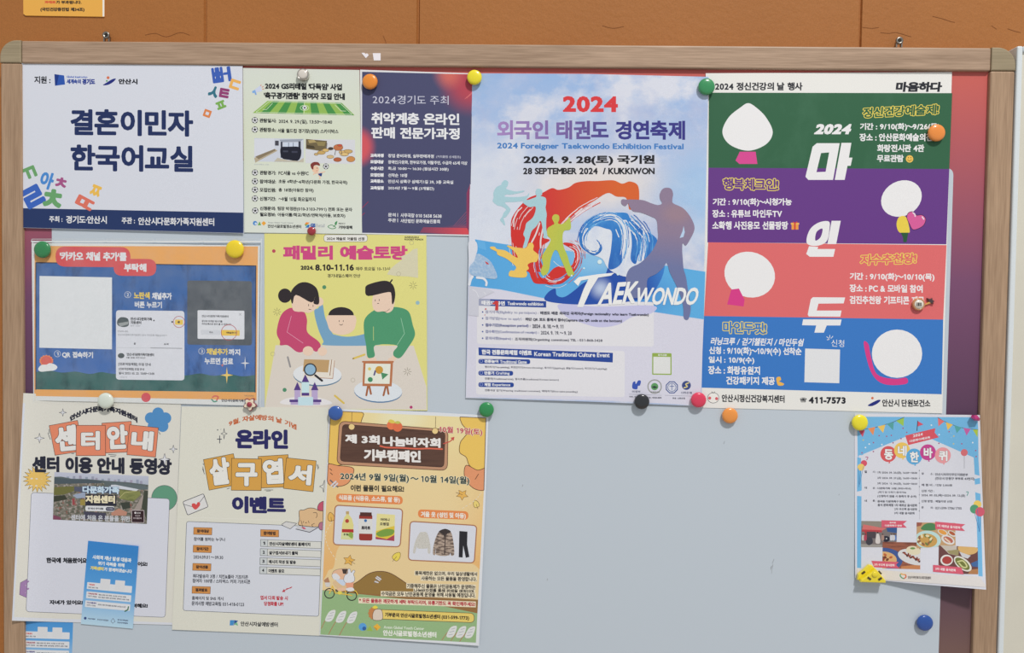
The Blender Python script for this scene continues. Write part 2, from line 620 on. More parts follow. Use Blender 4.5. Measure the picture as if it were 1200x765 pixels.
def T(s, x0, y0, x1, y1, col, off=0.02, sl=None, sq=False, shear=0.0, arc=0.0, rot=0.0, halo=None, track=0.0):
    """lettering fitted to an ink box: left end spans y0..y1, the line runs down by slope sl"""
    sl = cur.slope if sl is None else sl
    o, k, aff = cur.o, cur.k, cur.aff
    if (y1 - y0) / k < 7: off += .014

    def fn(u):
        h = y1 - y0
        x = x0 + u[:, 0] * (x1 - x0) + shear * (1 - u[:, 1]) * h
        y = y0 + u[:, 1] * h + sl * (x - x0) - arc * (1 - (2 * u[:, 0] - 1) ** 2)
        if rot:
            cx, cy = (x0 + x1) / 2, (y0 + y1) / 2; c, sn = math.cos(math.radians(rot)), math.sin(math.radians(rot))
            x, y = cx + (x - cx) * c - (y - cy) * sn, cy + (x - cx) * sn + (y - cy) * c
        X, Y = o[0] + x / k, o[1] + y / k
        if aff: X, Y = aff(X, Y)
        return np.stack([X, Y], 1)
    q = fn(np.array([[x, y] for x in (-.03, 0, .25, .5, .75, 1, 1.03) for y in (-.1, 1.1)]))
    if halo: cur.blocks[-1][3].append(('txt', s, fn, off, halo[1], sq, track, halo[0], cur.level(q)))
    cur.blocks[-1][3].append(('txt', s, fn, off, 0.0, sq, track, col, cur.level(q)))


def build_sheets():
    chars = set()
    for s in SHEETS:
        for b in s.blocks:
            for op in b[3]:
                if op[0] == 'txt': chars |= {SUBST.get(c, c) for c in op[1]}
    load_glyphs(chars)
    for s in SHEETS: s.build()

# ---------------------------------------------------------------- the wall and the boards
WALL_Y = 0.016


def wall_mat():
    m, nt, ln, b = new_mat('painted_wall', 0.62, 0.3)
    tc = nt.new('ShaderNodeTexCoord')
    n = nt.new('ShaderNodeTexNoise'); n.inputs['Scale'].default_value = 7; n.inputs['Detail'].default_value = 5
    ln.new(tc.outputs['Object'], n.inputs['Vector'])
    x = nt.new('ShaderNodeMix'); x.data_type = 'RGBA'
    x.inputs['A'].default_value = alb((150, 95, 48)); x.inputs['B'].default_value = alb((162, 105, 55))
    ln.new(n.outputs['Fac'], x.inputs['Factor'])
    grain(nt, ln, b, x.outputs['Result'], 0.07, 700)
    n2 = nt.new('ShaderNodeTexNoise'); n2.inputs['Scale'].default_value = 160; n2.inputs['Detail'].default_value = 4
    ln.new(tc.outputs['Object'], n2.inputs['Vector'])
    bp = nt.new('ShaderNodeBump'); bp.inputs['Strength'].default_value = 0.25; bp.inputs['Distance'].default_value = 0.002
    ln.new(n2.outputs['Fac'], bp.inputs['Height']); ln.new(bp.outputs[0], b.inputs['Normal'])
    return m


WALL = wall_mat()
# wall of painted sheets with shallow V grooves where they meet
gx = [-1.19] + [U(x, 20, WALL_Y).x for x in (-140, 240.5, 490, 1008.5)] + [1.35]
gx = sorted(gx)
prof = [(-2.6, 0)]
for x in gx: prof += [(x - 0.0022, 0), (x - 0.0007, 0.003), (x + 0.0007, 0.003), (x + 0.0022, 0)]
prof += [(2.6, 0)]
V = []
for x, d in prof: V += [(x, WALL_Y + d, 0), (x, WALL_Y + d, 2.75)]
Fc = [(2 * i, 2 * i + 2, 2 * i + 3, 2 * i + 1) for i in range(len(prof) - 1)]
wall = mesh_obj('wall_back', V, Fc, WALL)
sol = wall.modifiers.new('thickness', 'SOLIDIFY'); sol.thickness = 0.12; sol.offset = -1
tag(wall, 'orange brown painted wall with vertical grooves behind the notice board', 'wall', kind='structure')
# cracks in the paint
CR = ink((126, 76, 42), 0.8)
for pts in ([(449, 42), (452, 49), (453, 57)], [(1093, 19), (1105, 22), (1114, 25), (1119, 26)], [(1162, 30), (1168, 34)],
            [(1181, 33.5), (1188, 36), (1196, 38)], [(1032, 38), (1042, 39), (1050, 38), (1068, 43)], [(170, 41), (182, 39), (195, 43), (211, 38), (222, 41)],
            [(1011, 32), (1022, 33), (1030, 32)], [(706, 30), (718, 33), (731, 31)]):
    V, Fc = strokes([spline(pts, False, 4)], 0.45)
    P = unproj(V[:, 0], V[:, 1], WALL_Y - 0.0003); T_ = V[Fc]; ar = (T_[:, 1, 0] - T_[:, 0, 0]) * (T_[:, 2, 1] - T_[:, 0, 1]) - (T_[:, 2, 0] - T_[:, 0, 0]) * (T_[:, 1, 1] - T_[:, 0, 1])
    Fc = np.where((ar > 0)[:, None], Fc[:, ::-1], Fc)
    mesh_obj('paint_crack', P, Fc, CR, wall)


def floor_mat():
    m, nt, ln, b = new_mat('terrazzo_floor', 0.4, 0.4)
    tc = nt.new('ShaderNodeTexCoord'); v = nt.new('ShaderNodeTexVoronoi'); v.inputs['Scale'].default_value = 60
    ln.new(tc.outputs['Object'], v.inputs['Vector'])
    x = nt.new('ShaderNodeMix'); x.data_type = 'RGBA'; x.inputs['A'].default_value = alb((150, 146, 140)); x.inputs['B'].default_value = alb((176, 170, 160))
    ln.new(v.outputs['Distance'], x.inputs['Factor']); ln.new(x.outputs['Result'], b.inputs['Base Color'])
    return m


fl = bevel_box('floor', -2.6, 2.6, -3.2, WALL_Y, -0.05, 0, floor_mat(), None, Vector((0, -1.6, 0)))
tag(fl, 'grey speckled floor in front of the wall', 'floor', kind='structure')


def wood(name, axis, light, dark, rough=0.45):
    m, nt, ln, b = new_mat(name, rough, 0.35)
    tc = nt.new('ShaderNodeTexCoord')
    mp = nt.new('ShaderNodeMapping'); ln.new(tc.outputs['Object'], mp.inputs['Vector'])
    s = [90, 90, 90]; s[axis] = 5; mp.inputs['Scale'].default_value = s
    n = nt.new('ShaderNodeTexNoise'); n.inputs['Scale'].default_value = 1; n.inputs['Detail'].default_value = 4; n.inputs['Distortion'].default_value = 0.6
    ln.new(mp.outputs[0], n.inputs['Vector'])
    mp2 = nt.new('ShaderNodeMapping'); ln.new(tc.outputs['Object'], mp2.inputs['Vector'])
    s2 = [700, 700, 700]; s2[axis] = 26; mp2.inputs['Scale'].default_value = s2
    n2 = nt.new('ShaderNodeTexNoise'); n2.inputs['Scale'].default_value = 1; n2.inputs['Detail'].default_value = 2
    ln.new(mp2.outputs[0], n2.inputs['Vector'])
    ad = nt.new('ShaderNodeMath'); ad.operation = 'ADD'; ln.new(n.outputs['Fac'], ad.inputs[0]); ln.new(n2.outputs['Fac'], ad.inputs[1])
    mr = nt.new('ShaderNodeMapRange'); mr.inputs['From Min'].default_value = 0.7; mr.inputs['From Max'].default_value = 1.3
    ln.new(ad.outputs[0], mr.inputs['Value'])
    x = nt.new('ShaderNodeMix'); x.data_type = 'RGBA'; x.inputs['A'].default_value = alb(dark); x.inputs['B'].default_value = alb(light)
    ln.new(mr.outputs['Result'], x.inputs['Factor']); ln.new(x.outputs['Result'], b.inputs['Base Color'])
    return m


FR_Y = -0.0055                       # front face of the wooden frame
xl = (U(25, 300, FR_Y).x + U(26, 74, FR_Y).x) / 2
xr = (U(1161, 83, FR_Y).x + U(1140, 765, FR_Y).x) / 2
zt = (U(25, 74, FR_Y).z + U(1161, 83, FR_Y).z) / 2
xo, xR = U(0.5, 100, FR_Y).x, (U(1189, 100, FR_Y).x + U(1168, 765, FR_Y).x) / 2
zo = (U(300, 49.5, FR_Y).z + U(1120, 55.5, FR_Y).z) / 2
zb = zo - 0.92; zbo = zb - (zo - zt)
board_org = Vector(((xo + xR) / 2, 0, zbo))
board = bpy.data.objects.new('notice_board', None); COL.objects.link(board); board.location = board_org
board.empty_display_size = 0.05
tag(board, 'oak framed notice board with a red to purple back panel covered in posters', 'notice board')
OAK, OAKD = (176, 150, 128), (142, 118, 98)
WH, WV = wood('oak_grain_across', 0, OAK, OAKD), wood('oak_grain_upright', 2, (174, 146, 120), (144, 118, 95))
CAPM = wood('oak_cap_grain', 0, (158, 144, 118), (140, 127, 103))


def rail(name, x0, x1, z0, z1, mat):
    return bevel_box(name, x0, x1, FR_Y, WALL_Y - 0.001, z0, z1, mat, board, board_org, 0.0022, 3)


cs = 0.0004
rail('frame_rail', xl, xr, zt, zo, WH); rail('frame_rail', xl, xr, zbo, zb, WH)
rail('frame_rail', xo, xl, zb, zt, WV); rail('frame_rail', xr, xR, zb, zt, WV)


def cap(cx, cz, sx, sz, w, h):
    """corner piece, its outer corner rounded"""
    r = min(w, h) * 0.78; pts = [(0, 0), (w, 0)]
    pts = [(0, 0), (w, 0), (w, h - r)] + [(w - r + r * math.cos(a), h - r + r * math.sin(a)) for a in [math.pi / 2 * i / 10 for i in range(1, 11)]] + [(0, h)]
    bm = bmesh.new()
    f = bm.faces.new([bm.verts.new((cx + sx * x, FR_Y - 0.0006, cz + sz * z)) for x, z in pts])
    e = bmesh.ops.extrude_face_region(bm, geom=[f])
    for v in e['geom']:
        if isinstance(v, bmesh.types.BMVert): v.co.y = WALL_Y - 0.001
    bmesh.ops.recalc_face_normals(bm, faces=bm.faces[:])
    bmesh.ops.bevel(bm, geom=[e for e in bm.edges if all(abs(v.co.y - (FR_Y - 0.0006)) < 1e-5 for v in e.verts)], offset=0.0015, segments=3, profile=0.5, affect='EDGES')
    for v in bm.verts: v.co -= board_org
    bm_obj('corner_cap', bm, CAPM, board)


cap(xl - cs, zt + cs, -1, 1, xl - xo, zo - zt); cap(xr + cs, zt + cs, 1, 1, xR - xr, zo - zt)
cap(xl - cs, zb - cs, -1, -1, xl - xo, zo - zt); cap(xr + cs, zb - cs, 1, -1, xR - xr, zo - zt)
# back panel with its printed red to purple fade
BP = field('panel_print', (190, 94, 88), [('lin', 1130, 95, 1130, 330, (116, 74, 106)), ('lin', 1130, 330, 1125, 500, (82, 58, 82)), ('lin', 1125, 660, 1120, 760, (112, 86, 82))],
           board_org, 0.0, 0.4, 0.3)
bevel_box('back_panel', xl - 0.004, xr + 0.004, 0.0, 0.008, zb - 0.004, zt + 0.004, BP, board, board_org)

# big white magnetic sheet on the panel
s_ = Sheet('magnetic_sheet', 'large blank white magnetic sheet with rounded corners behind the posters', 'magnetic sheet',
           [(60.5, 186), (1117.5, 197), (1098.5, 812), (62, 806)], 0.75, 0.012, (184, 194, 204), rough=0.42, thick=0.0006, radius=9, spec=.35)
part('scuff_mark')
for a, b, c in ((612, 570, 2), (848, 520, 3), (903, 666, 3), (905, 660, 5), (641, 680, 2), (983, 580, 1)):
    LN([(a, b), (a + c * .4, b - c)], 0.6, (140, 146, 152))
LN([(903, 668), (906, 661), (904, 672)], .5, (150, 156, 162))
# neighbouring white board at the right
org2 = U(1230, 400, 0)
wb = bpy.data.objects.new('display_board', None); COL.objects.link(wb); wb.location = (org2.x, 0, zbo); wb.empty_display_size = .05
tag(wb, 'blank off white display board cut off at the right beside the oak frame', 'display board')
o2 = Vector((org2.x, 0, zbo))
x2 = xR + 0.0012; z2 = (U(1189, 54, FR_Y).z)
EDGE = ink((205, 212, 216), .35); PAN = field('board_face', (203, 200, 187), [('noise', 9, 9, .4, .7, (194, 191, 180), .6)], o2, 0, .5)
bevel_box('panel', x2 + 0.007, x2 + 0.9, FR_Y + .002, WALL_Y - .002, zbo + .007, z2 - 0.007, PAN, wb, o2)
bevel_box('edge_trim', x2, x2 + .0072, FR_Y - .0015, WALL_Y - .001, zbo, z2, EDGE, wb, o2, .002, 3)
bevel_box('edge_trim', x2 + .0074, x2 + .9, FR_Y - .0015, WALL_Y - .001, z2 - .0072, z2, EDGE, wb, o2, .002, 3)
bevel_box('edge_trim', x2 + .0074, x2 + .9, FR_Y - .0015, WALL_Y - .001, zbo, zbo + .0072, EDGE, wb, o2, .002, 3)
bevel_box('edge_trim', x2 + .9002, x2 + .9074, FR_Y - .0015, WALL_Y - .001, zbo, z2, EDGE, wb, o2, .002, 3)

# hanging hooks above the frame
METAL, mn, ml, mb = new_mat('hook_metal', 0.35, 0.5); mb.inputs['Metallic'].default_value = 1.0; mb.inputs['Base Color'].default_value = (.32, .3, .27, 1)
DARKM = ink((46, 40, 34), .4)


def lathe(prof, n=40):
    """profile (r, h) about the axis that points out of the board (-y)"""
    V, Fc = [], []
    for r, h in prof:
        for i in range(n): V.append((r * math.cos(2 * math.pi * i / n), -h, r * math.sin(2 * math.pi * i / n)))
    for j in range(len(prof) - 1):
        for i in range(n):
            k = (i + 1) % n; Fc.append((j * n + i, j * n + k, (j + 1) * n + k, (j + 1) * n + i))
    Fc.append(tuple(range(n))[::-1]); Fc.append(tuple((len(prof) - 1) * n + i for i in range(n)))
    return V, Fc


for i, (x, y) in enumerate(((129, 44), (1050, 50.5))):
    p = U(x, y, WALL_Y)
    h = bpy.data.objects.new('wall_hook', None); COL.objects.link(h); h.location = p; h.empty_display_size = .01
    tag(h, ('left' if i == 0 else 'right') + ' metal screw hook on the wall above the oak frame', 'hook', 'hooks above the frame')
    V, Fc = lathe([(.0012, 0), (.0012, .008)], 16); mesh_obj('shank', V, Fc, METAL, h, smooth=True)
    V, Fc = lathe([(.0044, .008), (.0046, .0085), (.0046, .0105), (.004, .0112), (.0026, .0112), (.0022, .0102), (.0005, .0102)], 24)
    mesh_obj('screw_head', V, Fc, METAL, h, smooth=True)
    V, Fc = lathe([(.0019, .0103), (.0019, .0106), (.0004, .0106)], 16); mesh_obj('screw_socket', V, Fc, DARKM, h)
    for sx in (-1, 1):
        bm = bmesh.new(); bmesh.ops.create_cube(bm, size=1)
        for v in bm.verts: v.co = Vector((sx * .0033 + v.co.x * .0016, -.0075 + v.co.y * .004, -.0048 + v.co.z * .0065))
        bm_obj('bracket_tab', bm, METAL, h)

# torn bits of paper left on the top rail
for nm, pts, lb in (('paper_scrap', [(436.8, 62.3), (446, 62.3), (446, 70.8), (438, 70.8)], 'torn white paper scrap on the top frame rail above the navy poster, larger piece'),
                    ('paper_scrap', [(423.5, 62), (427, 61.8), (428.6, 63.5), (430, 62.3), (432.2, 64.5), (428.8, 68.2)], 'small pointed torn paper scrap on the top frame rail, left of the larger piece')):
    s_ = Sheet(nm, lb, 'paper scrap', pts, -FR_Y * 1000 + .3, 0, (232, 222, 236), thick=.0002, group='torn scraps on the frame')

# ---------------------------------------------------------------- the posters
WHT = (216, 218, 222); NAVY = (34, 48, 92); INK_ = (38, 40, 48)

# --- Korean class poster, top left
s = Sheet('class_poster', 'white landscape Korean class poster with big navy lettering, top left corner of the board', 'poster',
          [(25.2, 73.2), (284.2, 77.2), (285.3, 273.3), (25, 266.8)], 3.0, 0.012, (207, 211, 222), lifts=[(284, 200, 60, 80, .8)], group='posters on the board')
XY(0, 0, 2.637)
part('bottom_band'); PL([(66, 643), (752, 657), (752, 720), (66, 703)], (37, 54, 98))
T('주최 :', 152, 667, 193, 686, WHT, .03); T('경기도·안산시', 204, 666, 330, 690, WHT, .03)
T('주관 :', 376, 671, 417, 691, WHT, .03); T('안산시다문화가족지원센터', 427, 671, 662, 695, WHT, .03)
part('headline')
T('결혼이민자', 218, 336, 597, 418, NAVY, .038); T('한국어교실', 218, 446, 597, 528, NAVY, .038)
part('sponsor_line')
T('지원 :', 106, 235, 156, 258, INK_, .035)
part('emblem', 'sponsor_line', 'blue square province emblem')
PL([(168, 229), (198, 233), (201, 261), (170, 265)], (44, 84, 168)); PL([(168, 229), (182, 231), (176, 262), (170, 265)], (28, 56, 130))
T('Global Inspiration', 206, 234, 270, 242, (70, 100, 180), .02); T('세계속의', 206, 244, 250, 259, (52, 74, 150), .04); T('경기도', 254, 243, 294, 261, (40, 60, 140), .05)
part('city_emblem', 'sponsor_line', 'blue swoosh city emblem with an orange dot')
C(334, 240, 4.5, (206, 110, 78)); C(330, 250, 2.6, (70, 150, 80))
BL([(318, 263), (328, 256), (346, 245), (358, 243), (350, 253), (334, 262)], (34, 44, 122)); T('안산시', 366, 243, 425, 260, INK_, .04)
for ch, a, b, c, d, col, ro in (('ㅃ', 655, 208, 690, 256, (58, 92, 176), -8), ('ㅓ', 690, 206, 714, 252, (58, 92, 176), -8), ('ㄷ', 710, 246, 742, 276, (226, 172, 92), 18),
                                ('ㅅ', 646, 266, 676, 300, (52, 110, 130), 22), ('ㅌ', 678, 273, 708, 302, (140, 60, 112), 10), ('ㅍ', 668, 312, 697, 336, (118, 168, 84), -22), ('ㅁ', 629, 339, 652, 362, (212, 128, 76), 20),
                                ('ㄲ', 68, 516, 112, 552, (104, 158, 104), -22), ('아', 124, 530, 166, 584, (74, 134, 202), 18), ('ㅊ', 172, 548, 206, 578, (160, 84, 132), 12),
                                ('ㄹ', 71, 576, 133, 638, (58, 98, 184), -28), ('ㅊ', 134, 584, 192, 640, (102, 158, 106), 8), ('ㄸ', 234, 610, 290, 642, (212, 112, 96), 28), ('ㅉ', 280, 572, 312, 606, (228, 182, 84), 22)):
    part('letter_decoration', None, None); T(ch, a, b, c, d, col, .05, rot=ro, sl=0)

# --- football outing notice
s = Sheet('football_notice', 'pale green football outing sheet with a pitch picture, right of the white class poster', 'poster',
          [(284.6, 79.6), (421.2, 82), (424.3, 274.3), (286.2, 272.3)], 2.0, 0.016, (208, 214, 206), group='posters on the board',
          paper_mat=lambda s: s.field('mint_paper', (206, 212, 204), [('lin', 350, 80, 350, 150, (206, 213, 194)), ('lin', 350, 150, 350, 272, (212, 218, 212), .8)]))
XY(280, 75, 7.287); BLK = (36, 38, 42)
part('headline')
T("2024 GS리테일 '다독임' 사업", 222, 158, 880, 216, BLK, .06); T("'축구경기관람' 참여자 모집 안내", 212, 238, 905, 298, BLK, .06)
part('megaphone_picture')
PL([(112, 232), (140, 218), (146, 242), (116, 250)], (126, 168, 220)); PL([(136, 216), (184, 182), (198, 232), (146, 242)], (196, 204, 226)); PL([(132, 244), (146, 242), (152, 262), (140, 264)], (126, 160, 214))
LNS([[(186, 186), (190, 178)], [(198, 198), (208, 192)], [(202, 214), (212, 214)]], 5, (210, 90, 80))
part('pitch_picture')
PL([(245, 314), (878, 332), (988, 438), (118, 418)], (142, 180, 88))
for i in range(6):
    a, b = (i * 2 + .9) / 12, (i * 2 + 1.9) / 12
    PL([(245 + 633 * a, 314 + 18 * a), (245 + 633 * b, 314 + 18 * b), (118 + 870 * b, 418 + 20 * b), (118 + 870 * a, 418 + 20 * a)], (70, 140, 74))
PW = (206, 222, 190)
LNS([[(256, 322), (868, 338)], [(868, 338), (966, 430)], [(966, 430), (146, 411)], [(146, 411), (256, 322)], [(560, 328), (556, 424)], [(286, 336), (236, 388), (204, 388)], [(820, 350), (872, 400), (912, 402)]], 4, PW)
C(560, 374, 36, None, 22, ol=PW, w=4); C(561, 373, 19, WHT, 17); C(561, 373, 8, BLK, 7)


def football(x, y, r):
    C(x, y, r, WHT, ol=BLK, w=r * .14)
    C(x, y, r * .36, BLK)
    for i in range(5):
        a = math.radians(72 * i - 90); c, q = math.cos(a), math.sin(a)
        PL([(x + r * (.98 * math.cos(a + d)), y + r * (.98 * math.sin(a + d))) for d in (-.34, 0, .34)] + [(x + r * .66 * c, y + r * .66 * q)], BLK)
        LN([(x + r * .3 * c, y + r * .3 * q), (x + r * .7 * c, y + r * .7 * q)], r * .1, BLK)


part('info_list')
football(136, 480, 25); T('관람일시:', 175, 464, 318, 500, BLK, .03); T('2024. 9. 29.(일), 13:50~18:40', 340, 470, 796, 512, BLK, .02)
football(136, 560, 25); T('관람장소:', 175, 542, 318, 580, BLK, .03); T('서울 월드컵 경기장(상암) 스카이박스', 330, 550, 850, 592, BLK, .02)
XY(280, 175, 7.287)
for y, a, b, x1 in ((198, '관람경기:', 'FC서울 vs 수원FC', 596), (273, '참여대상:', '초등 4학년~6학년(다문화 가정, 한국국적)', 926), (345, '모집인원:', '총 18명(아동만 참여)', 638), (420, '신청기간:', '~9월 10일 화요일까지', 654)):
    football(137, y, 25); T(a, 177, y - 17, 316, y + 19, BLK, .03); T(b, 338, y - 16, x1, y + 22, BLK, .02)
football(139, 523, 25)
T('신청문의:', 179, 486, 314, 520, BLK, .03); T('팀장 박정완(010-3103-7991) 전화 또는 문자', 330, 488, 968, 526, BLK, .02)
T('필요정보:', 179, 538, 314, 572, BLK, .03); T('아동이름/학교/학년/연락처(아동, 보호자)', 330, 541, 908, 578, BLK, .02)
part('room_photo', None, 'printed photo of a white viewing box with dark seats')
XY(280, 75, 7.287)
R(131, 632, 553, 832, (196, 202, 214)); PL([(131, 640), (300, 634), (306, 736), (131, 790)], (206, 210, 220))
PL([(131, 802), (306, 724), (330, 740), (140, 842)], (176, 164, 140)); PL([(140, 790), (306, 724), (312, 738), (168, 812)], (132, 118, 96))
R(308, 654, 340, 696, (70, 70, 80)); PL([(345, 646), (553, 640), (520, 664), (360, 668)], (150, 158, 172)); R(356, 664, 372, 800, (58, 62, 76)); R(508, 660, 528, 770, (58, 62, 76))
R(384, 672, 506, 712, (196, 206, 222)); LNS([[(424, 672), (424, 712)], [(464, 672), (464, 712)]], 5, (96, 104, 122))
BL([(356, 716), (420, 706), (520, 712), (530, 780), (500, 826), (430, 818), (366, 800)], (30, 32, 46)); R(376, 738, 420, 752, (64, 68, 84)); R(450, 742, 500, 758, (60, 62, 80))
PL([(330, 800), (420, 822), (510, 828), (553, 800), (553, 838), (300, 832)], (186, 180, 164))
part('buffet_photo', None, 'printed photo of a buffet of snacks')
R(568, 640, 992, 846, (206, 208, 214))
PL([(572, 640), (752, 656), (744, 720), (690, 742), (572, 724)], (108, 96, 70)); PL([(590, 650), (640, 646), (664, 668), (600, 676)], (170, 152, 104)); PL([(660, 664), (740, 664), (730, 700), (676, 698)], (142, 128, 84)); PL([(580, 690), (640, 700), (650, 722), (580, 716)], (70, 62, 46))
for x, y, rx, ry, c in ((704, 756, 34, 16, (192, 160, 98)), (740, 736, 28, 14, (206, 176, 112)), (784, 722, 22, 12, (66, 60, 60)), (848, 712, 40, 26, (188, 112, 74)), (862, 694, 20, 9, (196, 76, 60)), (930, 746, 40, 16, (196, 164, 104)), (880, 752, 26, 13, (214, 180, 118)), (780, 792, 30, 14, (204, 178, 128)),
                        (842, 816, 34, 18, (172, 92, 60)), (955, 812, 36, 24, (196, 136, 78)), (900, 770, 36, 14, (214, 184, 124)), (660, 770, 18, 10, (196, 168, 116))):
    C(x, y, rx, c, ry, ol=(120, 92, 60), w=3)
LNS([[(826, 736), (818, 776)], [(872, 734), (880, 772)], [(752, 676), (748, 720)]], 5, (90, 84, 84))
XY(280, 175, 7.287)
T('스카이박스 사진', 130, 122, 254, 134, (170, 176, 182), .01)
part('player_picture', None, 'small drawing of a child kicking a football')
C(655, 170, 30, (226, 190, 164)); BL([(618, 160), (612, 128), (640, 108), (680, 112), (692, 140), (664, 134), (640, 142), (634, 172)], (124, 54, 50))
C(668, 160, 4, BLK); LN([(660, 182), (672, 182)], 3, (150, 60, 60))
PL([(668, 196), (704, 190), (708, 220), (678, 224)], (216, 196, 184)); PL([(676, 208), (712, 200), (706, 230), (684, 228)], (44, 64, 124))
LNS([[(672, 200), (642, 206), (636, 214)], [(706, 198), (734, 190)], [(684, 226), (696, 240), (688, 252)]], 9, (226, 190, 164)); football(743, 145, 23)
part('logo_row')
C(138, 630, 19, (72, 132, 200)); C(144, 634, 10, (196, 212, 226)); PL([(176, 614), (190, 648), (160, 648)], (108, 160, 84)); PL([(212, 612), (232, 630), (212, 652), (192, 630)], (226, 160, 62))
T('Ansan Global Youth Center', 248, 618, 466, 630, (130, 136, 140), .0); T('안산시글로벌청소년센터', 246, 640, 532, 670, BLK, .02)
PL([(560, 642), (574, 622), (604, 624), (588, 640)], (232, 140, 60)); PL([(566, 668), (590, 642), (606, 646), (596, 668)], (40, 120, 190)); PL([(560, 642), (588, 640), (572, 656)], (90, 170, 90))
T('GS', 610, 632, 654, 664, (44, 92, 170), .06); T('Retail', 660, 634, 732, 664, (172, 178, 182), .01)
LN(spline([(760, 660), (784, 646), (806, 650), (826, 668), (812, 676), (786, 676)], True), 6, (70, 140, 90)); LN([(806, 660), (832, 640), (838, 614)], 6, (70, 140, 90)); BL([(818, 640), (822, 622), (838, 614), (836, 634)], (70, 140, 90))
T('희망친구', 850, 626, 908, 640, BLK, .01); T('기아대책', 850, 650, 968, 680, BLK, .04)

# --- navy online seller course
s = Sheet('course_poster', 'navy course poster with red glowing circles, between the football notice and the festival poster', 'poster',
          [(421.9, 81.6), (553.8, 86), (551.2, 276.4), (424, 274.2)], 1.6, 0.02, WHT, group='posters on the board', lifts=[(552, 180, 30, 90, .9)])
XY(415, 75, 7.283)
part('printed_ground')
NV = s.field('navy_print', (70, 72, 106), [('rad', 552, 98, 42, 42, (176, 66, 80), .95, .25), ('rad', 526, 86, 22, 24, (216, 110, 92), .75, .1), ('rad', 420, 172, 23, 27, (206, 84, 92), .95, .4),
                                           ('lin', 490, 262, 548, 277, (70, 72, 106), 0), ('rad', 556, 278, 62, 17, (190, 62, 80), .9, .3), ('rad', 556, 250, 9, 50, (160, 52, 84), .8, .3)])
PL([(68, 66), (1008, 88), (1000, 765), (986, 1456), (66, 1440)], NV)
LNS([[(945, 298), (1008, 240)], [(960, 290), (1008, 250)]], 3, (220, 120, 120)); LNS([[(68, 1228), (120, 1176)], [(68, 1290), (90, 1270)]], 5, (150, 50, 80))
LNS([[(848 + 17 * i, 1384 + i), (958, 1262 + 25 * i)] for i in range(6)], 3, (156, 82, 110))
PL([(590, 1392), (975, 1400), (980, 1452), (560, 1438)], s.field('red_corner', (120, 66, 96), [('lin', 490, 270, 545, 272, (206, 74, 84))])); PL([(960, 1100), (990, 1020), (984, 1440), (958, 1390)], (132, 58, 92))
CW = (222, 224, 232)
part('headline')
T('2024경기도 주최', 158, 264, 806, 340, (196, 198, 214), 0, sl=.012); T('취약계층 온라인', 146, 412, 898, 512, CW, .035, sl=.014); T('판매 전문가과정', 146, 536, 900, 634, CW, .035, sl=.014)
XY(415, 175, 7.283)
part('info_list')
for y, a, b, x1 in ((36, '교육과정', '창업 준비과정, 실무판매과정', 680), (90, '모집대상', '장애인,다문화, 한부모가정, 이탈주민, 수급자 65세 이상', 966), (146, '수강시간', '화,금 10:00 ~ 16:30 (점심시간 30분)', 806), (202, '모집인원', '선착순 10명', 452), (255, '교육장소', '안산시 상록구 삼태기1길 39, 3층 교육실', 846), (313, '교육일정', '2024년 7월 ~ 9월 (3개월간)', 682)):
    T(a, 138, y, 252, y + 31, CW, .05, sl=.01); T(b, 290, y + 2, x1, y + 34, CW, .01, sl=.015)
T('(커리큘럼 상세참조)', 700, 50, 910, 76, (190, 192, 206), .0)
part('contact_lines')
T('문의 ㅣ', 290, 542, 374, 574, CW, .01); T('사무국장 010 5658 5638', 396, 544, 746, 580, CW, .01)
T('주관 ㅣ', 290, 588, 374, 620, CW, .01); T('사단법인 문화예술진흥회', 396, 592, 732, 626, CW, .01)

# --- taekwondo festival
s = Sheet('festival_poster', 'largest poster, sky blue with taekwondo silhouettes and a red and blue brush swirl', 'poster',
          [(553.8, 85.8), (690, 86.6), (830.4, 90), (826.5, 250), (821.9, 475.8), (690, 470.5), (545.7, 466.2), (548.6, 330), (551, 200)], 2.4, 0.016, (206, 206, 220), group='posters on the board',
          lifts=[(548, 340, 30, 45, 2.0), (822, 300, 35, 90, 1.5), (820, 140, 22, 40, 1.6), (690, 470, 70, 30, 1.0)], rough=.33, spec=.5,
          paper_mat=lambda s: s.field('sky_print', (146, 176, 218), [('lin', 690, 90, 690, 190, (180, 194, 222), .8), ('noise', 11, 14, .46, .6, (212, 214, 224), .9), ('noise', 14, 17, .52, .66, (168, 180, 212), .7), ('rad', 560, 260, 150, 130, (208, 214, 226), .9, .3), ('rad', 700, 215, 120, 50, (222, 214, 208), .8, .2), ('rad', 830, 230, 80, 75, (150, 188, 226), .8, .2), ('noise', 16, 22, .5, .7, (186, 194, 218), .5)], rough=.33, spec=.5))
XY(540, 270, 3.477)
part('blue_band')
PL([(58, 36), (180, 56), (430, 82), (760, 132), (996, 168), (990, 362), (700, 318), (360, 280), (160, 240), (32, 226), (66, 120)], s.field('band_print', (84, 160, 216), [('lin', 560, 320, 640, 320, (92, 168, 220)), ('rad', 700, 300, 60, 40, (150, 196, 230), .7, .1), ('rad', 735, 345, 75, 40, (60, 120, 200), .6, .2)], rough=.33))
PL([(66, 38), (98, 45), (104, 80), (70, 70)], (96, 168, 220))
part('lower_panel')
PL([(32, 226), (160, 242), (360, 282), (700, 320), (990, 364), (976, 712), (640, 695), (22, 678)], (206, 206, 221))
RR(66, 280, 786, 462, 12, (216, 216, 222)); RR(62, 480, 668, 668, 12, (216, 216, 222), sl=.018)
BL([(400, 300), (560, 310), (782, 306), (776, 338), (700, 352), (640, 384), (560, 394), (480, 372), (430, 352)], (190, 190, 222))
part('wave_picture', None, 'dark blue brush wave')
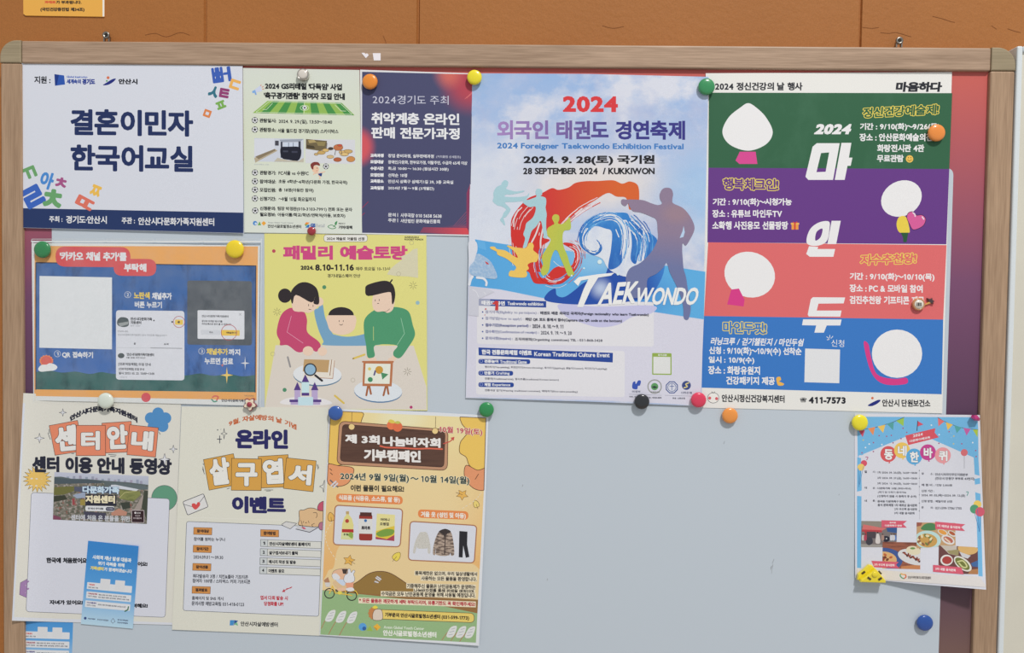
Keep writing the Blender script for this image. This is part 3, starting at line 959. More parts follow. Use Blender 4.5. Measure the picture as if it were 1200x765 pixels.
BL([(346, 286), (352, 256), (384, 236), (390, 262), (410, 272), (432, 266), (468, 240), (500, 214), (560, 186), (590, 180), (624, 60), (690, 30), (770, 10), (830, 130), (800, 230), (740, 280), (560, 300), (440, 300)],
   s.field('wave_print', (38, 78, 164), [('rad', 704, 338, 17, 17, (190, 204, 232), .85, .0), ('lin', 740, 290, 770, 280, (64, 130, 204))], rough=.33), 5)
part('red_swirl', None, 'red to orange brush swirl')
XY(550, 200, 7.653)
RED = s.field('red_print', (200, 56, 54), [('lin', 640, 250, 725, 240, (208, 98, 50))], rough=.33)
sw = [(372, 470), (400, 390), (470, 300), (540, 240), (650, 200), (740, 156), (800, 172), (890, 150), (950, 110), (1040, 94), (1150, 92), (1290, 86), (1370, 116), (1440, 96), (1510, 130), (1524, 230), (1510, 310), (1440, 350), (1424, 300), (1400, 240), (1320, 232), (1240, 200), (1120, 270), (1020, 330), (940, 390), (860, 470), (760, 540), (660, 600), (620, 700), (640, 800), (660, 900), (560, 900), (480, 880), (400, 800), (378, 640)]
BL(sw, RED, 5)
BRISTLES([(440, 860), (400, 640), (440, 430), (540, 300)], 90, 12, [(214, 206, 208), (176, 40, 44)], 5, 3)
BRISTLES([(700, 640), (860, 470), (1000, 350), (1160, 262)], 60, 26, [(220, 218, 224), (206, 66, 56)], 5, 4)
BRISTLES([(560, 860), (600, 700), (640, 560)], 130, 22, [(214, 206, 208), (190, 50, 50)], 6, 5)
XY(545, 270, 6.952)
RD2 = (200, 50, 46)
BL([(380, 0), (520, 10), (640, 60), (690, 80), (620, 130), (590, 190), (520, 250), (580, 330), (640, 390), (720, 310), (780, 290), (860, 290), (890, 230), (880, 160), (800, 110), (830, 98), (900, 120), (940, 190), (926, 260), (880, 350), (800, 425), (730, 440), (650, 436), (570, 430), (540, 390), (520, 340), (470, 320), (440, 270), (520, 240), (560, 200), (500, 130), (400, 120)], RD2, 5)
for p in ([(600, 190), (608, 300), (640, 380)], [(720, 250), (780, 296), (850, 292)], [(880, 120), (920, 190), (900, 260)]): LN(spline(p, False), 4, (222, 226, 232))
BRISTLES([(610, 180), (606, 300), (650, 400), (760, 425), (870, 350), (930, 250), (920, 150), (840, 110)], 90, 46, [(214, 216, 224), (84, 160, 216), (170, 36, 40), (206, 66, 58)], 4, 6)
XY(550, 200, 7.653)
LNS([spline([(470, 330), (410, 400), (396, 500)], False), spline([(440, 350), (398, 440)], False)], 10, (214, 206, 208))
LNS([spline([(630, 470), (600, 560), (560, 640)], False), spline([(660, 520), (640, 620), (640, 690)], False), spline([(1010, 340), (950, 390)], False)], 14, (214, 206, 208))
part('blue_swirl', None, 'blue brush swirl')
XY(670, 200, 6.956)
BLU = s.field('blue_print', (56, 128, 200), [('lin', 720, 250, 720, 320, (44, 96, 176)), ('noise', 60, 30, .5, .7, (84, 150, 212), .6)], rough=.33)
WH2 = s.field('spray_print', (212, 218, 230), [('noise', 60, 40, .45, .65, (196, 206, 226), .8)], rough=.33)
BL([(56, 560), (70, 490), (110, 430), (180, 370), (260, 342), (350, 338), (440, 338), (470, 390), (560, 440), (620, 500), (690, 550), (690, 640), (640, 700), (600, 790), (560, 860), (420, 860), (300, 800), (250, 720), (180, 690), (110, 660), (70, 620)], WH2, 5)
BL([(60, 560), (72, 490), (120, 420), (200, 356), (290, 344), (380, 340), (450, 346), (468, 392), (400, 400), (350, 372), (380, 420), (412, 480), (410, 620), (400, 760), (300, 800), (320, 640), (326, 500), (270, 470), (190, 452), (140, 490), (108, 540), (104, 600), (130, 640), (190, 652), (230, 620), (200, 560), (240, 600), (244, 650), (190, 690), (120, 660), (76, 620)], BLU, 6)
BL([(440, 360), (490, 400), (540, 460), (580, 480), (572, 560), (560, 640), (540, 700), (520, 760), (480, 720), (490, 600), (480, 500), (450, 430)], BLU, 5)
BL([(596, 500), (690, 550), (690, 640), (630, 720), (600, 790), (590, 720), (606, 620)], BLU, 5)
LNS([spline(p, False) for p in ([(130, 470), (90, 540), (100, 620)], [(360, 480), (384, 540)], [(440, 420), (462, 520), (450, 640)], [(90, 590), (130, 650), (190, 672)])], 8, (216, 222, 232))
BRISTLES([(80, 600), (110, 480), (200, 400), (330, 370), (420, 440), (440, 600), (400, 760)], 80, 46, [(216, 222, 232), (44, 100, 180), (90, 160, 216)], 5, 7)
BRISTLES([(470, 380), (560, 480), (600, 580), (580, 740)], 130, 34, [(216, 222, 232), (44, 100, 180), (90, 160, 216)], 6, 8)
BRISTLES([(110, 600), (160, 660), (220, 650), (220, 580)], 40, 14, [(216, 222, 232), (44, 96, 170)], 4, 9)
part('fighter_silhouette', None, 'pale blue flying kick silhouette')
XY(550, 200, 7.653)
PB = (162, 198, 208)
BL([(290, 110), (318, 84), (348, 100), (344, 134), (330, 160), (370, 176), (420, 186), (490, 178), (480, 192), (420, 206), (370, 214), (330, 214), (320, 232), (420, 236), (510, 226), (536, 198), (528, 232), (480, 270), (400, 280), (320, 284), (350, 320), (370, 350), (350, 386), (326, 416), (306, 424), (318, 462), (318, 492), (296, 468), (276, 440), (296, 410), (306, 380), (330, 346), (290, 320), (250, 310), (210, 274), (218, 240), (216, 200), (240, 150), (286, 126)], PB, 4)
part('fighter_silhouette', None, 'pale teal standing fighter silhouette')
BL([(594, 200), (600, 170), (624, 162), (652, 176), (652, 214), (640, 226), (684, 244), (690, 290), (684, 330), (694, 390), (690, 440), (690, 520), (700, 570), (690, 606), (668, 600), (660, 540), (640, 450), (600, 500), (560, 540), (540, 600), (524, 650), (512, 684), (480, 690), (500, 610), (484, 570), (500, 520), (512, 470), (560, 430), (584, 390), (596, 340), (586, 320), (540, 326), (496, 300), (480, 280), (498, 250), (520, 262), (560, 250), (600, 232)], PB, 4)
part('fighter_silhouette', None, 'olive green fighter silhouette with raised fists')
BL([(742, 430), (752, 400), (776, 390), (804, 404), (806, 440), (796, 470), (830, 478), (870, 450), (900, 416), (906, 440), (912, 500), (900, 530), (850, 540), (836, 600), (846, 680), (880, 760), (900, 830), (930, 900), (940, 930), (890, 945), (860, 880), (820, 790), (790, 720), (760, 720), (730, 800), (720, 870), (700, 920), (660, 940), (640, 900), (660, 840), (650, 770), (690, 700), (730, 620), (700, 580), (700, 520), (740, 490), (762, 474)],
   s.field('olive_print', (186, 188, 78), [('lin', 645, 270, 665, 276, (176, 190, 82))], rough=.33), 4)
part('fighter_silhouette', None, 'yellow side kick silhouette')
XY(545, 270, 6.952)
BL([(204, 134), (240, 132), (262, 152), (330, 164), (400, 210), (430, 220), (400, 170), (340, 126), (370, 124), (400, 136), (480, 144), (506, 132), (520, 104), (546, 100), (560, 126), (556, 160), (590, 190), (598, 220), (580, 256), (540, 260), (510, 280), (520, 310), (500, 330), (506, 360), (480, 384), (370, 376), (356, 350), (372, 326), (400, 326), (416, 300), (390, 270), (330, 226), (266, 198), (256, 172), (214, 152)], (228, 190, 96), 4)
part('fighter_silhouette', None, 'mauve grey punching silhouette at the right')
XY(670, 200, 6.956)
MV = s.field('mauve_print', (138, 122, 146), [('lin', 770, 270, 765, 310, (108, 116, 158)), ('rad', 793, 250, 26, 18, (156, 128, 136), .6, .2)], rough=.33)
BL([(402, 250), (414, 232), (450, 236), (480, 234), (580, 240), (640, 262), (700, 280), (736, 266), (720, 230), (718, 190), (740, 150), (776, 138), (812, 150), (826, 190), (820, 236), (828, 266), (900, 300), (950, 350), (990, 420), (1000, 480), (970, 550), (930, 610), (906, 590), (900, 640), (905, 720), (912, 800), (932, 870), (945, 960), (960, 1040), (970, 1130), (950, 1210), (914, 1200), (910, 1120), (890, 1030), (850, 930), (800, 830), (775, 750), (745, 790), (690, 840), (620, 880), (612, 960), (590, 1020), (470, 1030), (440, 900), (470, 800), (560, 750), (650, 660), (700, 560), (700, 480), (690, 400), (640, 370), (560, 340), (500, 330), (470, 290), (460, 266), (436, 288), (410, 274)], MV, 4)
PL([(880, 548), (904, 490), (912, 450), (922, 500), (910, 540)], (176, 200, 226))
part('white_lettering', None, 'white brush lettering')
XY(540, 270, 3.477)
PL([(460, 208), (480, 190), (560, 178), (626, 172), (612, 184), (560, 192), (530, 240), (498, 312), (474, 312), (500, 240), (520, 198), (490, 204), (478, 226)], (226, 228, 234))
T('AEK', 556, 216, 708, 306, (226, 228, 234), .03, shear=.25, sl=-.06); T('WONDO', 704, 232, 958, 304, (226, 228, 234), .03, shear=.25, sl=.0)
for x, y, r in ((566, 128, 9), (452, 184, 4), (502, 154, 4), (640, 178, 5)): C(x, y, r, (206, 224, 238))
part('headline')
XY(540, 70, 3.477)
T('2024', 416, 148, 640, 213, (206, 56, 62), .045, sq=True, sl=.005)
T('외국인 태권도 경연축제', 148, 246, 914, 324, s.field('title_print', (158, 130, 186), [('lin', 585, 150, 720, 150, (58, 56, 130))], rough=.35), .035, sq=True, sl=.003)
T('2024 Foreigner Taekwondo Exhibition Festival', 148, 338, 908, 368, (64, 120, 186), .035, sl=.005)
T('2024. 9. 28(토) 국기원', 256, 388, 790, 430, (30, 30, 36), .045, sq=True, sl=0); T('28 SEPTEMBER 2024  / KUKKIWON', 254, 440, 790, 467, (40, 40, 46), .045, sl=0)
part('info_block')
XY(545, 370, 7.283); BN = (40, 70, 148); G3 = (92, 100, 150); K3 = (70, 72, 88)
XY(540, 270, 3.477)
PL([(72, 278), (348, 288), (348, 314), (72, 306)], (42, 72, 148)); PL([(72, 278), (120, 280), (120, 308), (72, 306)], (150, 156, 182))
T('태권도 공연', 84, 285, 180, 303, WHT, .045, sl=.03); T('Taekwondo exhibition', 190, 290, 336, 304, WHT, .02, sl=.02)
for y, a, b, x1, x2 in ((331, '참가자격(Eligibility to participate) :', '태권도 배운 외국인 국적자(Foreign nationality who learn Taekwondo)', 316, 766), (357, '참가방법(How to apply) :', '하단 QR 코드 통해서 접수(Capture the QR code at the bottom)', 255, 657), (384, '접수기간(Reception period) :', '2024 . 8. 10. ~ 9. 11', 284, 418), (411, '접수확인(Confirmation of receipt) :', '2024. 9. 19. ~ 9. 20', 318, 452), (438, '문의사항(Inquire) :', '조직위원회(Organizing committee) TEL : 031-868-3428', 212, 577)):
    C(89, y + 1, 3, BN); T(a, 100, y - 6, x1, y + 9, G3 if y > 370 else (128, 132, 164), .012); T(b, x1 + 8, y - 2, x2, y + 13, K3, .02)
part('event_block')
XY(545, 370, 7.283)
PL([(114, 270), (1262, 316), (1260, 398), (116, 336)], BN)
T('한국 전통문화체험 이벤트', 142, 286, 570, 330, WHT, .045, sl=.02); T('Korean Traditional Culture Event', 590, 306, 1234, 344, WHT, .02, sl=.016)
for y, a, e, x1, xe, t, xt in ((368, '전통놀이', 'Traditional Game', 284, 526, '팽이치기(Top-spinning), 투호던지기(Arrow-throwing), 제기차기(Jegichagi), 윷놀이(Yunnori), 딱지치기(Ttakjichigi)', 2094), (468, '만들기', 'Crafting', 248, 380, '전통연(Traditional kite), 청사초롱(traditional Korean lantern)', 800), (567, '체험', 'Experience', 218, 386, '전통의상 입기(Wearing traditional costumes), 떡메치기(Rice cake pounding)', 960)):
    RR(114, y, xe + 30, y + 40, 19, BN, sl=.008); C(138, y + 18, 13, None, ol=(170, 180, 214), w=3); T(a, 164, y + 5, x1, y + 34, WHT, .045, sl=.01); T(e, x1 + 14, y + 9, xe, y + 38, WHT, .02, sl=.01)
    T(t, 168, y + 58, xt if xt < 1500 else 780, y + 80, K3, .01) if xt < 1500 else T(t, 168, y + 58, 780 + 1310 * .1 + 300, y + 80, K3, .01)
part('code_card', None, 'small white card with a green header')
XY(680, 370, 5.8875)
RR(496, 256, 630, 406, 6, (142, 168, 80)); R(504, 282, 622, 398, (214, 216, 216)); T('참가신청', 536, 263, 596, 277, WHT, .02)
part('logo_row')
BL([(360, 500), (362, 462), (378, 452), (384, 470), (400, 446), (418, 450), (412, 480), (398, 484), (392, 506)], (58, 84, 172)); T('의정부', 356, 514, 416, 530, (80, 84, 110), .01)
C(513, 488, 46, None, ol=(150, 152, 150), w=8); C(513, 488, 25, (92, 150, 96)); PL([(492, 492), (510, 482), (534, 492), (514, 502)], (46, 70, 60)); T('세계태권도', 484, 520, 550, 532, (110, 112, 112), .01)
p8 = circ(632, 493, 45, n=8, rot=22.5); PL(p8, (56, 80, 140)); PL(circ(632, 493, 38, n=8, rot=22.5), (206, 208, 220)); C(632, 493, 28, None, ol=(70, 92, 150), w=4); LNS([[(632, 470), (632, 512)], [(618, 486), (646, 486)]], 4, (70, 92, 150))
C(732, 480, 31, (60, 74, 130)); LN(spline([(716, 496), (738, 488), (728, 472), (748, 462)], False), 8, (214, 200, 130)); T('신한은행', 694, 522, 770, 538, (80, 84, 110), .01)
LNS([[(336, 540), (560, 548)], [(584, 548), (770, 554)]], 2.5, (150, 152, 168))
T('주최 : 의정부시', 338, 552, 420, 564, K3, .02); T('후원 : 태권도협회', 460, 558, 560, 570, K3, .02); T('후원 : 신한은행', 636, 562, 722, 575, K3, .02)
part('torn_patch', None, 'whitish torn paper and tape remains at the left edge')
XY(545, 270, 6.952)
BL([(82, 86), (100, 120), (96, 180), (60, 240), (34, 280), (32, 300), (28, 200), (30, 90)], (206, 210, 220), 4)
BL([(98, 190), (160, 214), (220, 270), (262, 384), (180, 390), (110, 380), (40, 350), (40, 290), (74, 250)], s.field('worn_print', (146, 176, 208), [('noise', 300, 300, .45, .6, (176, 196, 216), .7)], rough=.5), 5)
PL([(160, 250), (186, 262), (196, 276), (176, 276)], (190, 72, 76))
LN(spline([(34, 440), (44, 400), (60, 376)], False), 22, (214, 218, 226)); LN(spline([(96, 384), (150, 392), (174, 420), (172, 446)], False), 18, (214, 218, 226))
PL([(34, 454), (180, 476), (240, 500), (112, 560), (110, 700), (26, 690)], (196, 198, 210)); LNS([spline([(60, 480), (90, 500), (110, 540)], False), spline([(150, 500), (170, 520)], False)], 5, (214, 216, 224))
PL([(216, 600), (248, 572), (272, 576), (270, 650), (244, 650), (248, 602)], (196, 62, 62)); C(168, 640, 6, (190, 70, 72)); C(162, 688, 4, (190, 90, 90))

# --- wellness programme, four colour bands
s = Sheet('wellness_poster', 'tall poster of green, purple, coral and blue bands with white slanted lettering down its middle', 'poster',
          [(827, 85.8), (1115.6, 84.4), (1113, 180), (1104.2, 484.3), (970, 481), (822, 477.6)], 1.3, 0.0, (222, 222, 219), group='posters on the board',
          lifts=[(1112, 300, 30, 120, 1.2)])
XY(810, 70, 3.478)
part('colour_band', None, 'dark green band'); PL([(72, 134), (1064, 136), (1052, 446), (70, 441)], s.field('green_print', (46, 94, 66), [('noise', 14, 10, .5, .75, (70, 116, 90), .5)]))
part('colour_band', None, 'purple band'); PL([(70, 440), (1052, 445), (1040, 752), (66, 744)], (98, 56, 130))
XY(810, 270, 3.325)
part('colour_band', None, 'coral band'); PL([(66, 46), (995, 57), (982, 348), (50, 334)], (212, 104, 106))
part('colour_band', None, 'blue band'); PL([(50, 333), (982, 347), (976, 638), (36, 612)], (56, 116, 190))
WP = (224, 224, 226); OUT = (38, 34, 46)
XY(810, 70, 3.478)
part('header_line')
T('2024 정신건강의 날 행사', 97, 92, 454, 125, INK_, .04, sl=0); part('header_line'); T('마음하다', 832, 90, 1020, 131, INK_, .055, sl=0, sq=True, shear=.12)
part('title_lettering', None, 'white slanted year')
T('2024', 500, 262, 646, 304, WP, .06, sl=0, shear=.3, sq=True)
part('title_lettering', None, 'big white slanted syllable across green and purple')
XY(820, 0, 2.42)
RING([(332, 406), (397, 406), (378, 510), (308, 510), (300, 501), (320, 416)], [(344, 434), (367, 432), (357, 487), (331, 488)], WP)
PL([(402, 405), (430, 405), (423, 447), (433, 447), (428, 470), (419, 470), (411, 510), (383, 510)], WP)
part('title_lettering', None, 'big white slanted syllable across purple and coral'); RING(spline([(316, 646), (340, 630), (366, 628), (368, 648), (360, 684), (332, 697), (306, 692), (304, 672)], True, 5), spline([(331, 658), (348, 648), (343, 672), (328, 682)], True, 4), WP)
PL([(374, 626), (400, 626), (387, 692), (362, 692)], WP); PL([(310, 698), (336, 700), (334, 706), (384, 706), (379, 728), (312, 728), (302, 720)], WP)
part('title_lettering', None, 'big white slanted syllable above the white square')
XY(810, 270, 3.325)
PL([(474, 260), (600, 261), (594, 284), (496, 285), (489, 312), (586, 312), (581, 336), (458, 335), (454, 327), (466, 268)], WP)
PL([(436, 346), (586, 347), (581, 370), (528, 370), (517, 398), (480, 398), (487, 370), (432, 369)], WP)
XY(810, 70, 3.478); YL = (226, 206, 92)
part('section_heading'); T('정신건강예술제!', 698, 196, 1008, 238, (44, 92, 64), .035, sl=-.05, shear=.08, halo=(YL, .06))
part('section_heading'); T('행복체크인!', 130, 482, 356, 530, (98, 56, 130), .035, sl=.015, halo=(YL, .06))
XY(810, 270, 3.325)
part('section_heading'); T('지수추천왕!', 658, 94, 876, 136, (214, 104, 104), .035, sl=-.03, shear=.08, halo=(YL, .06))
part('section_heading'); T('마인두핏!', 124, 354, 294, 400, (56, 116, 190), .035, sl=.03, halo=(YL, .06))
part('section_text')
XY(810, 70, 3.478)
T('기간 : 9/10(화)~9/26(목)', 688, 258, 1014, 290, WP, .035); T('장소 : 안산문화예술의전당', 686, 300, 1010, 332, WP, .035); T('화랑전시관 4관', 758, 345, 950, 376, WP, .035); T('무료관람', 757, 387, 866, 417, WP, .035)
part('section_text'); T('기간 : 9/10(화)~시청가능', 88, 564, 410, 598, WP, .035); T('장소 : 유튜브 마인두TV', 86, 611, 370, 643, WP, .035); T('소확행 사진응모 선물팡팡', 86, 658, 395, 692, WP, .035)
XY(810, 270, 3.325)
part('section_text'); T('기간 : 9/10(화)~10/10(목)', 618, 164, 948, 196, WP, .035, sl=.01); T('장소 : PC & 모바일 참여', 617, 209, 902, 240, WP, .035, sl=.01); T('검진추천왕 기프티콘 제공', 617, 254, 908, 286, WP, .035, sl=.01)
part('section_text'); T('러닝크루 / 걷기챌린지 / 마인두쉼', 74, 416, 434, 446, WP, .03, sl=.015, shear=.2); T('신청 : 9/10(화)~10/9(수) 선착순', 70, 452, 430, 486, WP, .035, sl=.012); T('일시 : 10/9(수)', 68, 490, 246, 520, WP, .035, sl=.012); T('장소 : 화랑유원지', 66, 527, 268, 560, WP, .035, sl=.012); T('건강패키지 제공', 136, 568, 326, 600, WP, .035, sl=.012)
part('sign_up_note'); T('신청', 546, 424, 596, 452, WP, .0, sl=.05); LNS([[(528, 414), (536, 420)], [(540, 408), (540, 418)], [(552, 412), (545, 420)], [(530, 426), (538, 424)]], 2.4, WP)
part('small_icon', None, 'round smiling face')
XY(810, 70, 3.478)
C(890, 404, 15, (232, 184, 86)); C(885, 399, 2, (90, 60, 30)); C(895, 399, 2, (90, 60, 30)); LN(spline([(882, 407), (890, 412), (898, 407)], False), 2, (90, 60, 30))
part('small_icon', None, 'orange gift box')
R(409, 668, 437, 692, (226, 150, 70)); R(406, 664, 440, 672, (236, 170, 90)); R(419, 664, 426, 692, (200, 70, 60)); LN([(416, 662), (423, 666), (431, 661)], 4, (200, 70, 60))
part('small_icon', None, 'flexed arm')
XY(810, 270, 3.325)
BL([(332, 574), (346, 570), (350, 582), (342, 588), (352, 592), (362, 598), (356, 604), (340, 604), (334, 594)], (228, 176, 82), 4)
part('plain_shape', None, 'plain white rounded shape on the green band')
XY(830, 100, 6.95)
BL([(325, 145), (390, 180), (470, 260), (525, 380), (470, 480), (325, 532), (175, 482), (115, 380), (165, 262), (262, 180)], WP, 6)
PL([(256, 540), (386, 540), (400, 640), (254, 640), (222, 612)], (206, 72, 142))
part('plain_shape', None, 'plain white rounded shape on the purple band')
XY(1000, 190, 6.954)
C(392, 296, 172, WP, 142, rot=-28)
BL([(372, 448), (430, 448), (460, 560), (440, 574), (376, 572), (352, 510)], (222, 198, 76), 5); PL([(386, 574), (448, 574), (434, 652), (408, 652), (404, 610)], (40, 84, 56))
part('heart_picture', None, 'pink heart')
BL([(484, 404), (516, 432), (560, 430), (590, 464), (566, 520), (490, 550), (456, 500), (436, 450), (450, 412)], (206, 92, 150), 6, OUT, 4)
LNS([spline([(486, 412), (500, 424), (504, 440)], False), [(562, 446), (574, 464)]], 11, (226, 206, 220))
part('plain_shape', None, 'plain white rounded shape on the coral band')
XY(810, 270, 3.325)
C(228, 172, 100, WP, 88, rot=20)
PL([(156, 230), (186, 226), (208, 270), (204, 296), (140, 288)], (206, 60, 132))
part('plain_shape', None, 'plain white rounded shape on the blue band')
C(802, 480, 98, WP, 94)
BL([(672, 440), (690, 442), (700, 490), (724, 560), (790, 578), (838, 574), (836, 598), (750, 598), (700, 550)], (206, 60, 132), 5)
part('code_card', None, 'blank white square')
PL([(444, 460), (580, 464), (577, 595), (441, 591)], (216, 218, 222))
part('footer_line')
C(86, 652, 22, (228, 226, 222), 20, ol=(110, 110, 114), w=2); C(72, 653, 6, (206, 96, 104)); C(99, 655, 6, (206, 96, 104)); LN([(80, 628), (86, 634), (92, 628)], 2, (110, 110, 114))
part('footer_line'); T('안산시정신건강복지센터', 119, 638, 364, 668, INK_, .035, sl=.015)
part('footer_line'); T('☎', 424, 651, 450, 669, INK_, .01); T('411-7573', 458, 648, 602, 674, INK_, .06, sl=.01)
part('city_emblem'); C(706, 653, 5, (206, 110, 78)); BL([(688, 682), (702, 672), (728, 660), (738, 662), (726, 674), (704, 684)], (34, 44, 122)); T('안산시 단원보건소', 744, 657, 932, 686, INK_, .035, sl=.01)

# --- messenger channel poster in a clear sleeve
s = Sheet('channel_poster', 'blue landscape poster with orange border in a clear plastic sleeve, under the class poster', 'poster',
          [(37, 284.5), (170, 285.5), (304.6, 288), (302.4, 475.6), (170, 472), (39.3, 469)], 2.4, 0.018, (213, 216, 216), group='posters on the board', lifts=[(170, 380, 60, 50, .5), (304, 380, 25, 60, .6)])
XY(20, 270, 3.641)
part('orange_border'); PL([(75, 66), (1028, 68), (1022, 724), (72, 706)], (224, 164, 96))
part('blue_scene')
PL([(80, 136), (1020, 150), (1017, 690), (80, 678)], s.field('blue_wash', (56, 98, 158), [('lin', 150, 310, 150, 440, (74, 112, 178), .8), ('noise', 60, 24, .5, .68, (44, 74, 124), .8)]))
GRN = s.field('green_wash', (58, 102, 100), [('noise', 50, 30, .48, .65, (40, 78, 78), .9)])
PL(spline([(80, 604), (130, 596), (190, 606), (250, 602), (310, 612), (360, 604), (420, 612), (600, 616), (720, 618), (780, 610), (840, 620), (900, 612), (960, 622), (1018, 616)], False) + [(1017, 690), (80, 678)], GRN)
LN([(80, 137), (1019, 151)], 4, (36, 44, 70)); LN([(1019, 151), (1016, 690)], 4, (36, 44, 70)); LN([(80, 137), (80, 678)], 4, (36, 44, 70))
part('red_banner')
RR(164, 68, 484, 154, 42, (206, 84, 88), sl=.01); RR(412, 120, 594, 193, 36, (206, 84, 88), sl=.01)
T("'카카오 채널 추가'를", 182, 90, 468, 128, WHT, .05, sl=.01); T('부탁해', 456, 140, 552, 176, WHT, .05, sl=.01)
part('code_card', None, 'large blank white square')
PL([(96, 194), (405, 200), (405, 507), (95, 500)], (216, 220, 224))
part('step_text')
C(472, 274, 13, None, ol=WHT, w=1.6); T('2', 468, 267, 477, 281, WHT, .0); T('노란색', 498, 262, 566, 292, (222, 196, 90), .045); T('채널추가', 576, 264, 660, 294, WHT, .045); T('버튼 누르기', 502, 302, 618, 330, WHT, .035)
C(172, 526, 13, None, ol=WHT, w=1.6); T('1', 168, 519, 177, 533, WHT, .0); T('QR 접속하기', 192, 516, 324, 544, WHT, .04)
C(788, 515, 13, None, ol=WHT, w=1.6); T('3', 784, 508, 793, 522, WHT, .0); T('채널추가', 808, 502, 900, 530, (222, 196, 90), .045); T('까지', 902, 505, 952, 532, WHT, .045); T('누르면 완료', 800, 542, 922, 571, WHT, .04)
part('phone_screenshot', None, 'white rounded phone screenshot')
RR(422, 340, 714, 636, 14, (212, 215, 224), sl=.012)
BL([(428, 384), (444, 370), (472, 376), (476, 404), (454, 412), (430, 404)], (78, 88, 92)); PL([(430, 396), (476, 388), (474, 400), (440, 410)], (150, 156, 158))
T('안산시다문화가족', 484, 370, 576, 384, (60, 62, 70), .03); T('지원센터', 484, 386, 530, 399, (60, 62, 70), .03); C(584, 384, 3, (60, 62, 70)); T('친구 1,037', 484, 402, 526, 410, (150, 152, 160), .0)
T('안녕하세요', 428, 426, 474, 434, (140, 142, 150), .0); T('안산시다문화가족지원센터 공식 카카오톡 채널입니다^^', 430, 440, 640, 449, (140, 142, 150), .0)
T('홈', 498, 478, 506, 487, (60, 62, 70), .02); T('소식', 626, 480, 646, 489, (60, 62, 70), .03); LN([(426, 500), (570, 501)], 1, (180, 184, 190)); LN([(570, 501), (704, 503)], 2.4, (120, 122, 130))
C(444, 534, 14, (84, 92, 96), 11); T('안산시다문화가족지원센터', 468, 522, 584, 535, (60, 62, 70), .03); T('4월 28일 오전 09:27', 466, 538, 548, 546, (110, 112, 120), .02)
T('[진로직업체험] 모집 안내', 432, 563, 570, 577, (70, 72, 80), .02); T('[진로직업체험] 모집 안내', 434, 585, 542, 597, (70, 72, 80), .02); T('일시: 2023. 05. 23. 10:00~13:00', 434, 602, 586, 614, (70, 72, 80), .02); T('더보기', 440, 622, 468, 629, (160, 162, 170), .0)
RR(674, 380, 708, 402, 4, (226, 194, 84)); C(690, 391, 5, (84, 66, 40)); C(662, 390, 4, (60, 60, 66)); C(691, 390, 24, None, ol=(176, 66, 78), w=2.2)
part('phone_screenshot', None, 'dark phone screenshot with a white dialog')
RR(726, 213, 1002, 487, 12, s.field('dark_shot', (88, 94, 102), [('noise', 40, 24, .5, .66, (62, 70, 80), .8)]), sl=.012)
RR(770, 340, 970, 462, 5, (214, 217, 224), sl=.012); T('안산시다문화가족지원센터', 788, 360, 902, 370, (84, 86, 94), .02); T('광고와 마케팅 메시지를', 788, 382, 876, 391, (84, 86, 94), .02); T('카카오톡으로 받아 볼 수 있습니다', 788, 394, 914, 403, (84, 86, 94), .02)
RR(784, 424, 868, 444, 4, (202, 206, 214)); T('취소', 820, 430, 836, 438, (84, 86, 94), .02); RR(872, 424, 950, 448, 4, (228, 190, 82)); T('채널추가', 892, 432, 938, 440, (84, 66, 40), .03); C(904, 435, 33, None, ol=(176, 66, 78), w=2.4)
LNS([[(948, 354), (956, 362)], [(956, 354), (948, 362)]], 1.4, (140, 142, 150))
part('sun_picture', None, 'little red sun behind a white cloud')
p = []
for i in range(28): p.append((125 + (31 if i % 2 else 27) * math.cos(math.pi * i / 14), 556 + (26 if i % 2 else 22) * math.sin(math.pi * i / 14)))
PL(p, (226, 130, 82)); C(125, 556, 23, (212, 96, 86), 20)
BL([(90, 590), (104, 574), (126, 572), (140, 566), (162, 572), (172, 584), (160, 596), (130, 600), (100, 602)], (222, 224, 226))
part('sparkle'); star4(973, 566, 20, WHT, ry=30, k=.16); star4(895, 617, 27, (232, 196, 108), ry=36, k=.2); star4(876, 575, 8, (212, 120, 100), k=.3)
part('footer_logo')
LN(spline([(834, 712), (844, 706), (858, 710), (852, 724)], False), 6, (206, 100, 88)); LN(spline([(852, 728), (840, 730), (830, 720)], False), 6, (90, 150, 130)); T('안산시다문화가족지원센터', 872, 718, 1014, 731, (70, 72, 80), .03); T('이주민과 함께하는', 970, 702, 1012, 708, (120, 110, 90), .0); C(550, 712, 20, (204, 82, 92))

sl = Sheet('plastic_sleeve', 'clear plastic sleeve with a loose top edge over the blue channel poster', 'sleeve',
           [(37.2, 279.2), (170, 279.6), (306.6, 279.5), (305.4, 478.5), (170, 475), (38, 472)], 3.05, .01, (215, 220, 222), lifts=[(170, 380, 60, 50, .5), (304, 380, 25, 60, .6)], thick=.0001)


